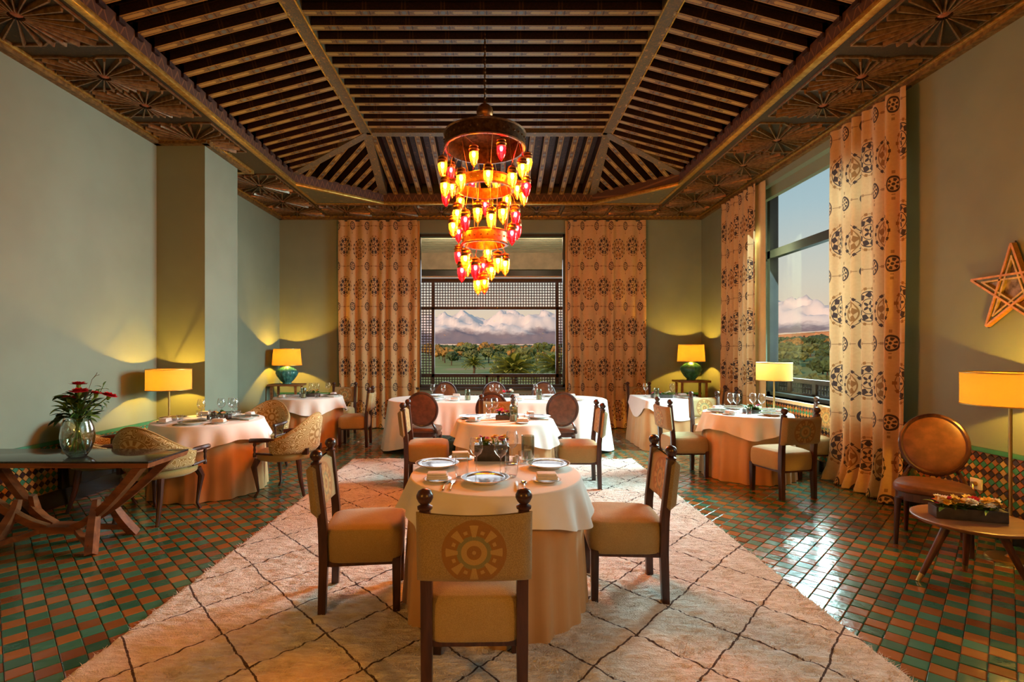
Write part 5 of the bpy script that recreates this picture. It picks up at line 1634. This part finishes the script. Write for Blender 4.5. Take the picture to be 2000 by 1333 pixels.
# ------------------------------------------------------------------ tableware prototypes
def mk(name, mb, m, **kw): return mb.mesh(name, (m,), **kw)
q = MB(); q.lathe([(0,0.0),(0.072,0.0),(0.078,0.006),(0.105,0.016),(0.134,0.028),(0.1365,0.030),(0.134,0.0315),(0.105,0.0215),(0.10,0.018)], 44); me_rim = mk('plate', q, m_platerim, angle=1.2)
q = MB(); q.lathe([(0,0.0205),(0.09,0.0215),(0.105,0.0225),(0.128,0.0305),(0.129,0.0300),(0.105,0.0195),(0,0.0180)], 44); me_well = mk('well', q, m_plate, angle=1.2)
q = MB(); q.lathe([(0,0),(0.05,0),(0.054,0.004),(0.079,0.012),(0.080,0.0135),(0.077,0.0145),(0.05,0.0075),(0,0.0065)], 32); me_side = mk('side_plate', q, m_platerim, angle=1.2)
def nap_mesh():
    q = MB()
    for k, (w, l, o_) in enumerate(((0.118, 0.078, 0.0), (0.114, 0.074, 0.002), (0.108, 0.068, -0.002))):
        q.box(-w/2+o_, w/2+o_, -l/2, l/2, 0.0005 + 0.0115*k, 0.0115 + 0.0115*k)
    return q.mesh('napkin', (m_napkin,), bevel=0.0045, seg=3)
me_nap = nap_mesh()
def wine_mesh():
    q = MB(); q.shell([(0.0,0.001),(0.037,0.001),(0.038,0.003),(0.012,0.008),(0.0045,0.014),(0.0038,0.06),(0.0045,0.095),(0.012,0.104),(0.030,0.118),(0.040,0.140),(0.0415,0.158),(0.037,0.186),(0.031,0.212),(0.0305,0.2125),(0.0302,0.212)], 24)
    return mk('wine_glass', q, m_glass, angle=2)
me_wine = wine_mesh()
q = MB(); q.shell([(0.0,0.006),(0.026,0.006),(0.027,0.001),(0.030,0.002),(0.038,0.03),(0.040,0.06),(0.037,0.10),(0.036,0.125)], 24); me_tumb = mk('tumbler', q, m_glass, angle=2)
q = MB(); q.shell([(0.0,0.008),(0.022,0.008),(0.024,0.001),(0.026,0.002),(0.030,0.05),(0.031,0.08)], 20); me_tumb2 = mk('small_tumbler', q, m_glass, angle=2)
q = MB(); q.shell([(0.0,0.001),(0.042,0.001),(0.0435,0.004),(0.0435,0.156),(0.042,0.160),(0.0405,0.156),(0.0405,0.008),(0.0,0.008)], 28); me_cyl = mk('candle_cylinder', q, m_smoke, angle=1)
q = MB(); q.lathe([(0,0.009),(0.026,0.009),(0.026,0.062),(0.02,0.066),(0,0.062)], 18); me_can = mk('candle', q, m_candle)
def cut(kind):
    q = MB()
    q.tube([(0,-0.10,0.003),(0,-0.05,0.004),(0,-0.012,0.003)], [0.0052,0.0046,0.0028], 8)
    if kind == 'knife': q2 = MB(); q2.prism([(-0.004,-0.012),(0.004,-0.012),(0.0075,0.03),(0.006,0.08),(-0.003,0.096),(-0.005,0.03)], 0.002, 0.0042)
    elif kind == 'fork':
        q2 = MB(); q2.prism([(-0.003,-0.012),(0.003,-0.012),(0.003,0.025),(0.011,0.045),(0.011,0.05),(-0.011,0.05),(-0.011,0.045),(-0.003,0.025)], 0.003, 0.005)
        for k in range(4): xx = -0.0095+k*0.0063; q2.box(xx-0.0013, xx+0.0013, 0.05, 0.088, 0.0035, 0.0055)
    else: q2 = MB(); q2.box(-0.0028, 0.0028, -0.012, 0.045, 0.003, 0.005); q2.blob((0,0.068,0.006), 0.017, 1, 0, 2, (1,1.5,0.3))
    return q, q2
me_cut = {}
for kd in ('knife','fork','spoon'):
    a, d = cut(kd); me_cut[kd] = (a.mesh('handle', (m_goldh,)), d.mesh(kd, (m_silver,), smooth=(kd == 'spoon')))
def put(name, me, x, y, z, rz, label, cat, group, subs=(), sc_=None):
    o = tag(link(name, me, None, (x, y, z), rz), label, cat, group)
    if sc_: o.scale = sc_ if hasattr(sc_, '__len__') else (sc_,)*3
    for n, m in subs: link(n, m, o)
    return o
# names of tables, used in the labels
TN = {1: 'the three-plate table', 2: 'the second rug table', 3: 'the long table', 4: 'the blue-teal lamp table', 5: 'the barrel-armchair table', 6: 'the square table', 7: 'the balustrade-window table'}
def plate(tn, x, y, z, lab=None): return put('charger_plate', me_rim, x, y, z, 0, lab or 'grey-centred charger plate laid on ' + TN[tn], 'plate', 'charger plates on ' + TN[tn], (('well', me_well),))
def side(tn, x, y, z, rz, lab=None):
    put('side_plate', me_side, x, y, z, rz, 'small white side plate under a napkin on ' + TN[tn] + (lab or ''), 'plate', 'side plates on ' + TN[tn])
    put('napkin', me_nap, x, y, z+0.0135, rz, 'folded cream napkin on a side plate, ' + TN[tn] + (lab or ''), 'napkin', 'napkins on ' + TN[tn])
def wine(tn, x, y, z, s=1.0, wh=''): put('wine_glass', me_wine, x, y, z, 0, 'clear stemmed wine glass on ' + TN[tn] + wh, 'glass', 'wine glasses on ' + TN[tn], sc_=s)
def tumb(tn, x, y, z, small=False, wh=''): put('tumbler', me_tumb2 if small else me_tumb, x, y, z, 0, ('small straight' if small else 'rounded stemless') + ' clear tumbler on ' + TN[tn] + wh, 'glass', 'tumblers on ' + TN[tn])
def cyl(tn, x, y, z): put('candle_holder', me_cyl, x, y, z, 0, 'smoked green glass candle cylinder on ' + TN[tn], 'candle holder', 'candle cylinders on ' + TN[tn], (('candle', me_can),))
def cutl(tn, kd, x, y, z, rz):
    put(kd, me_cut[kd][1], x, y, z+0.0015, rz, 'steel %s with a gold handle on %s' % (kd, TN[tn]), 'cutlery', '%ss on %s' % (kd, TN[tn]), (('handle', me_cut[kd][0]),))

# flowers
def bloom_mesh(m, r, n=9, layers=3, seed=0):
    rr = random.Random(seed); q = MB()
    for l in range(layers):
        k = 1 - l*0.28; lift = 0.15 + l*0.33
        for i in range(n - l):
            a = 2*PI*(i + 0.5*l)/(n-l) + rr.uniform(-.1, .1); c_, s_ = math.cos(a), math.sin(a); px, py = -s_, c_
            L = r*k*rr.uniform(0.85, 1.1); w = r*0.36*k
            p0 = Vector((0,0,0)); p1 = Vector((c_*L*0.6+px*w, s_*L*0.6+py*w, L*lift*0.5)); p2 = Vector((c_*L, s_*L, L*lift)); p3 = Vector((c_*L*0.6-px*w, s_*L*0.6-py*w, L*lift*0.5))
            q.add([p0, p1, p2, p3], [(0,1,2,3)])
    q.blob((0,0,r*0.12), r*0.22, seed, 0.2, 1)
    return q.mesh('bloom', (m,), smooth=False)
BL = {k: [bloom_mesh(m, 1.0, seed=s) for s in (1, 2)] for k, m in (('r', m_red), ('p', m_pink), ('y', m_yellow), ('w', m_whitefl))}
def leaf_mesh(m, seed, L=1.0, w=0.2):
    q = MB(); rr = random.Random(seed); n = 6
    vs_ = []
    for i in range(n+1):
        t_ = i/n; ww = w*math.sin(PI*min(1, t_*0.95+0.04))**0.8; z = 0.25*t_ - 0.45*t_*t_
        vs_ += [(-ww, t_*L, z+0.06*ww/w), (0, t_*L, z), (ww, t_*L, z+0.06*ww/w)]
    fs = []
    for i in range(n):
        for k in (0, 1): fs.append((i*3+k, i*3+k+1, i*3+k+4, i*3+k+3))
    q.add(vs_, fs); return q.mesh('leaf', (m,), angle=2)
LF = [leaf_mesh(m_leaf, 1, 1, 0.2), leaf_mesh(m_leaf2, 2, 1, 0.16), leaf_mesh(m_leaf, 3, 1, 0.3), leaf_mesh(m_leaf2, 4, 1, 0.10)]
def flower_box(x, y, z, w, d, h, rz, label, cols, seed, fr=0.022, nf=14, nl=30, lh=0.05):
    rr = random.Random(seed)
    t = thing('flower_box', label, 'flowers', (x, y, z), rz)
    q = MB(); q.box(-w/2, w/2, -d/2, d/2, 0, h); part('planter', q, m_planter, t, bevel=0.003)
    for k in range(nl):
        f = link('leaf', LF[rr.randrange(4)], t, (rr.uniform(-w/2, w/2)*0.85, rr.uniform(-d/2, d/2)*0.85, h-0.004))
        f.rotation_euler = (rr.uniform(-0.1, 1.1), 0, rr.uniform(0, 6.28)); f.scale = (lh*rr.uniform(0.7, 1.5),)*3
    for k in range(nf):
        c_ = cols[k % len(cols)]
        s = fr*rr.uniform(0.7, 1.25)
        f = link('bloom', BL[c_][k % 2], t, (rr.uniform(-w/2, w/2)*0.88, rr.uniform(-d/2, d/2)*0.85, h + rr.uniform(0.014, 0.045) + s*0.2))
        f.rotation_euler = (rr.uniform(-0.6, 0.6), rr.uniform(-0.6, 0.6), rr.uniform(0, 6)); f.scale = (s,)*3
    return t
G = 0.0015
# --- table 1
z = Z1 + G
plate(1, -0.365, 3.20, z, 'grey-centred charger plate on the three-plate table, console side'); plate(1, -0.057, 2.83, z, 'grey-centred charger plate on the three-plate table, before the medallion chair back'); plate(1, 0.328, 3.19, z, 'grey-centred charger plate on the three-plate table, balustrade-window side')
side(1, -0.325, 2.86, z, 0.05, ' beside the forks'); side(1, 0.285, 2.85, z, 0.0, ' beside the spoons'); side(1, -0.235, 3.44, z, 0.15, ' by the flower planter')
wine(1, -0.115, 3.04, z, 1.0, ', console end of the planter'); wine(1, 0.03, 3.01, z, 1.0, ', before the planter'); wine(1, 0.104, 3.28, z, 1.0, ', by the candle cylinder')
tumb(1, -0.195, 2.93, z, False, ', beside the forks'); tumb(1, 0.09, 2.95, z, False, ', beside the spoon'); tumb(1, 0.178, 3.30, z, True)
cyl(1, 0.215, 3.42, z)
flower_box(-0.025, 3.41, z, 0.23, 0.10, 0.105, 0.0, 'dark planter of red, pink and yellow blooms on the three-plate table', 'rpyy', 31, 0.026, 16, 34, 0.055)
for i, (px, py) in enumerate(((0.125, 3.33), (0.14, 3.38))):
    q = MB(); q.lathe([(0.013,0),(0.014,0.004),(0.014,0.032),(0.009,0.038),(0,0.039)], 14)
    single('shaker', q, m_white, 'small white shaker by the candle cylinder on the three-plate table', 'shaker', (px, py, z), 0, 'salt and pepper on the three-plate table')
for kd, x, y, a in (('fork', -0.275, 2.76, 0.0), ('fork', -0.235, 2.76, -0.02), ('knife', 0.115, 2.745, 0.0), ('spoon', 0.155, 2.745, 0.0)): cutl(1, kd, x, y, z, a)
# --- generic round settings
def setting(tn, T_, zt, angs, who, seed, glasses=True):
    rr = random.Random(seed)
    for a, wh in zip(angs, who):
        cx_, cy_ = T_[0] + 0.355*(T_[2]/0.5)*math.cos(a), T_[1] + 0.355*(T_[2]/0.5)*math.sin(a)
        plate(tn, cx_, cy_, zt, 'grey-centred charger plate on ' + TN[tn] + ', ' + wh)
        b_ = a + 0.62; side(tn, T_[0] + 0.385*(T_[2]/0.5)*math.cos(b_), T_[1] + 0.385*(T_[2]/0.5)*math.sin(b_), zt, a + PI/2, ', ' + wh)
        if glasses:
            c_ = a - 0.80; tumb(tn, T_[0] + 0.29*math.cos(c_), T_[1] + 0.29*math.sin(c_), zt, True, ', ' + wh)
        # fork and knife either side of the plate
        for kd, o_ in (('fork', 0.40), ('knife', -0.40)):
            d_ = a + o_; cutl(tn, kd, T_[0] + 0.37*(T_[2]/0.5)*math.cos(d_), T_[1] + 0.37*(T_[2]/0.5)*math.sin(d_), zt, a + PI/2)
z2 = Z1 + G
setting(2, T2, z2, (PI-0.1, 0.1), ('console side', 'window side'), 2)
side(2, 0.27, 5.12, z2, 0, ' before the candle cylinder')
wine(2, -0.07, 5.49, z2); wine(2, -0.01, 5.56, z2); wine(2, 0.20, 5.54, z2)
flower_box(0.12, 5.40, z2, 0.24, 0.10, 0.05, 0.0, 'planter of pink and yellow blooms on the second rug table', 'ppyw', 32, 0.028, 20, 36, 0.055); cyl(2, 0.185, 5.26, z2)
z0 = ZTAB + G
setting(4, T4, z0, (PI, 0.0), ('pillar side', 'curtain side'), 4)
wine(4, -3.03, 8.41, z0); wine(4, -2.94, 8.43, z0); wine(4, -2.77, 8.46, z0); cyl(4, -3.02, 8.05, z0)
flower_box(-3.0, 8.28, z0, 0.30, 0.11, 0.055, 0.1, 'planter of white blooms and greenery on the blue-teal lamp table', 'wwyw', 34, 0.028, 8, 36, 0.06)
setting(5, T5, z0, (PI+0.1, -PI/2+0.1, 0.1, PI/2), ('wall side', 'console side', 'rug side', 'pillar side'), 5)
wine(5, -3.22, 5.60, z0); wine(5, -3.07, 5.73, z0); wine(5, -2.98, 5.78, z0); wine(5, -2.885, 5.655, z0); tumb(5, -2.98, 5.40, z0)
flower_box(-3.0, 5.56, z0, 0.22, 0.10, 0.05, 0.1, 'planter of yellow and rose blooms on the barrel-armchair table', 'yyrw', 35, 0.026, 9, 26)
setting(7, T7, z0, (PI, -1.15, 0.2, PI/2), ('rug side', 'medallion chair side', 'window side', 'square table side'), 7)
wine(7, 2.87, 6.25, z0, 1.05); wine(7, 2.895, 6.155, z0, 1.05); wine(7, 3.20, 6.16, z0, 1.05); wine(7, 3.14, 6.25, z0, 1.05)
flower_box(3.05, 6.10, z0, 0.17, 0.11, 0.045, 0.05, 'planter of bushy greenery and magenta blooms on the balustrade-window table', 'pwpw', 37, 0.02, 7, 60, 0.065)
# square table
for x, y in ((2.42, 8.27), (2.86, 8.29)): wine(6, x, y, z0)
cyl(6, 2.50, 7.95, z0)
flower_box(2.62, 8.08, z0, 0.32, 0.10, 0.05, 0.0, 'planter of pink and white blooms on the square table', 'pwrw', 36, 0.024, 10, 26)
plate(6, 3.0, 8.02, z0); side(6, 3.05, 8.36, z0, 0.2); tumb(6, 2.86, 8.15, z0, True)
# long table
for i, (px, py) in enumerate(((845, 0), (866, 1), (960, 0), (972, 1), (1046, 0), (1075, 1))):
    y = 7.98 + 0.12*(1-py); wine(3, (px-968)/1000*y, y, z0)
cyl(3, -0.42, 7.70, z0); cyl(3, 0.66, 7.78, z0)
for x in (-0.97, -0.02, 0.88):
    plate(3, x + 0.06, 7.58, z0); plate(3, x, 8.30, z0)
    side(3, x + 0.36, 7.62, z0, 0.0); side(3, x + 0.34, 8.24, z0, 0.0)
    tumb(3, x - 0.16, 7.76, z0, True)
flower_box(0.20, 8.16, z0, 0.16, 0.10, 0.06, 0.0, 'small planter of red blooms on the long table', 'rrwr', 38, 0.035, 8, 22)

# ------------------------------------------------------------------ flower box on the walnut table
flower_box(3.03, 3.29, 0.4215, 0.37, 0.115, 0.07, -0.32, 'long dark box crowded with yellow, red and white blooms on the walnut table', 'yywrwyww', 40, 0.036, 52, 80, 0.065)

# ------------------------------------------------------------------ vase of red flowers
VX, VY, VZ = -3.20, 3.92, 0.691
vase = thing('glass_vase', 'rounded clear glass vase standing on the black-topped console', 'vase', (VX, VY, VZ))
q = MB(); q.shell([(0.055,0.0),(0.062,0.006),(0.085,0.045),(0.104,0.10),(0.110,0.16),(0.102,0.22),(0.088,0.265),(0.083,0.285),(0.080,0.285),(0.085,0.262),(0.098,0.22),(0.106,0.16),(0.100,0.10),(0.082,0.05),(0.060,0.03),(0.0,0.028)], 40); part('bowl', q, m_vase, vase, angle=2)
q = MB(); q.lathe([(0,0),(0.055,0.0),(0.062,0.008),(0.068,0.02),(0.06,0.027),(0,0.027)], 40); part('foot', q, m_vasebase, vase)
q = MB(); q.shell([(0.0,0.032),(0.06,0.034),(0.081,0.055),(0.098,0.10),(0.104,0.16),(0.1,0.19),(0.0,0.19)], 32); part('water', q, m_water, vase, angle=1)
bq = thing('bouquet', 'bunch of red carnations with glossy leaves standing in the glass vase', 'flowers', (VX, VY, VZ))
def P(zx, zy, dy=0.0):
    px, py = 80 + zx*0.135, 720 + zy*0.135; d = VY + dy
    return Vector(((px-968)/1000*d - VX, dy, 1.5 + (685-py)/1000*d - VZ))
heads = [(545,245,0.0,1.0),(555,345,-0.05,1.05),(405,440,-0.04,0.8),(800,375,0.03,0.8),(985,405,0.0,0.95)]
for k, (a, d, dy, s) in enumerate(heads):
    p = P(a, d, dy)
    rr = random.Random(k)
    q = MB(); foot = Vector((-p.x*0.35 + rr.uniform(-.02,.02), rr.uniform(-.03,.03), 0.04)); mid = Vector((p.x*0.08, p.y*0.2, 0.27))
    q.tube([foot, foot*0.4+mid*0.6, mid, mid*0.45+p*0.55+Vector((0,0,0.01)), p], 0.0042, 6); part('stem', q, m_stem, bq)
    q = MB(); q.lathe([(0.006,-0.03),(0.013,-0.018),(0.016,0.0),(0.012,0.006)], 8); o = part('calyx', q, m_stem, bq); o.location = p; o.rotation_euler = (0, p.x*1.5, 0)
    for j in range(2):
        f = link('bloom', BL['r'][j], bq, p + Vector((0,0,0.004+0.006*j))); f.scale = (0.070*s*(1-0.2*j),)*3; f.rotation_euler = (rr.uniform(-.3,.3), p.x*1.4, j*0.5)
rr = random.Random(77)
for k in range(9):
    a = rr.uniform(0, 6.28); q = MB(); e = Vector((0.05*math.cos(a), 0.05*math.sin(a), 0.04)); q.tube([e, e*0.3+Vector((0,0,0.14)), Vector((-0.03*math.cos(a), -0.03*math.sin(a), 0.29))], 0.0035, 5); part('stem', q, m_stem, bq)
for k in range(90):       # the leafy mass above the rim
    a = rr.uniform(0, 6.28); rad = rr.uniform(0.0, 0.09); zz = rr.uniform(0.27, 0.46)
    f = link('leaf', LF[(0,2,0,1)[k % 4]], bq, (rad*math.cos(a), rad*math.sin(a), zz)); f.scale = (rr.uniform(0.08, 0.13),)*3
    f.rotation_euler = (rr.uniform(-0.2, 1.0), rr.uniform(-.4,.4), a - PI/2 + rr.uniform(-.5,.5))
def leafto(a, d, w, k=2):
    a = Vector(a); d = Vector(d); v = d - a; f = link('leaf', LF[k], bq, a)
    f.scale = (w/0.25, v.length, v.length*0.8); f.rotation_euler = Vector((v.x, v.y, v.z)).to_track_quat('Y', 'Z').to_euler()
leafto(P(600,690,-0.05), P(865,690,-0.04), 0.045, 1); leafto(P(560,680,-0.03), P(860,450,-0.02), 0.035, 1); leafto(P(420,720,-0.05), P(90,780,-0.02), 0.035, 0); leafto(P(380,640,-0.04), P(230,690,-0.05), 0.05, 2); leafto(P(400,680,-0.04), P(170,800,0), 0.03, 0); leafto(P(520,640,-0.07), P(410,720,-0.09), 0.05, 1); leafto(P(420,480,0), P(310,380,0), 0.03, 0); leafto(P(430,520,0), P(300,560,0), 0.03, 0)
q = MB(); q.tube([P(600,600), P(680,340), P(740,160), P(800,90), P(815,60)], 0.0022, 5); q.tube([P(740,160), P(790,110), P(850,90)], 0.0015, 5); part('twig', q, m_twig, bq)
q = MB(); q.tube([P(620,620), P(780,430), P(870,320), P(930,190)], 0.0025, 5); part('twig', q, m_stem, bq)
for a, d in (((870,270),(780,240)),((880,300),(985,290)),((905,250),(935,180)),((840,340),(800,290)),((870,360),(950,365)),((880,520),(890,610)),((900,490),(965,570)),((930,480),(990,490))):
    leafto(P(*a), P(*d), 0.014, 0)
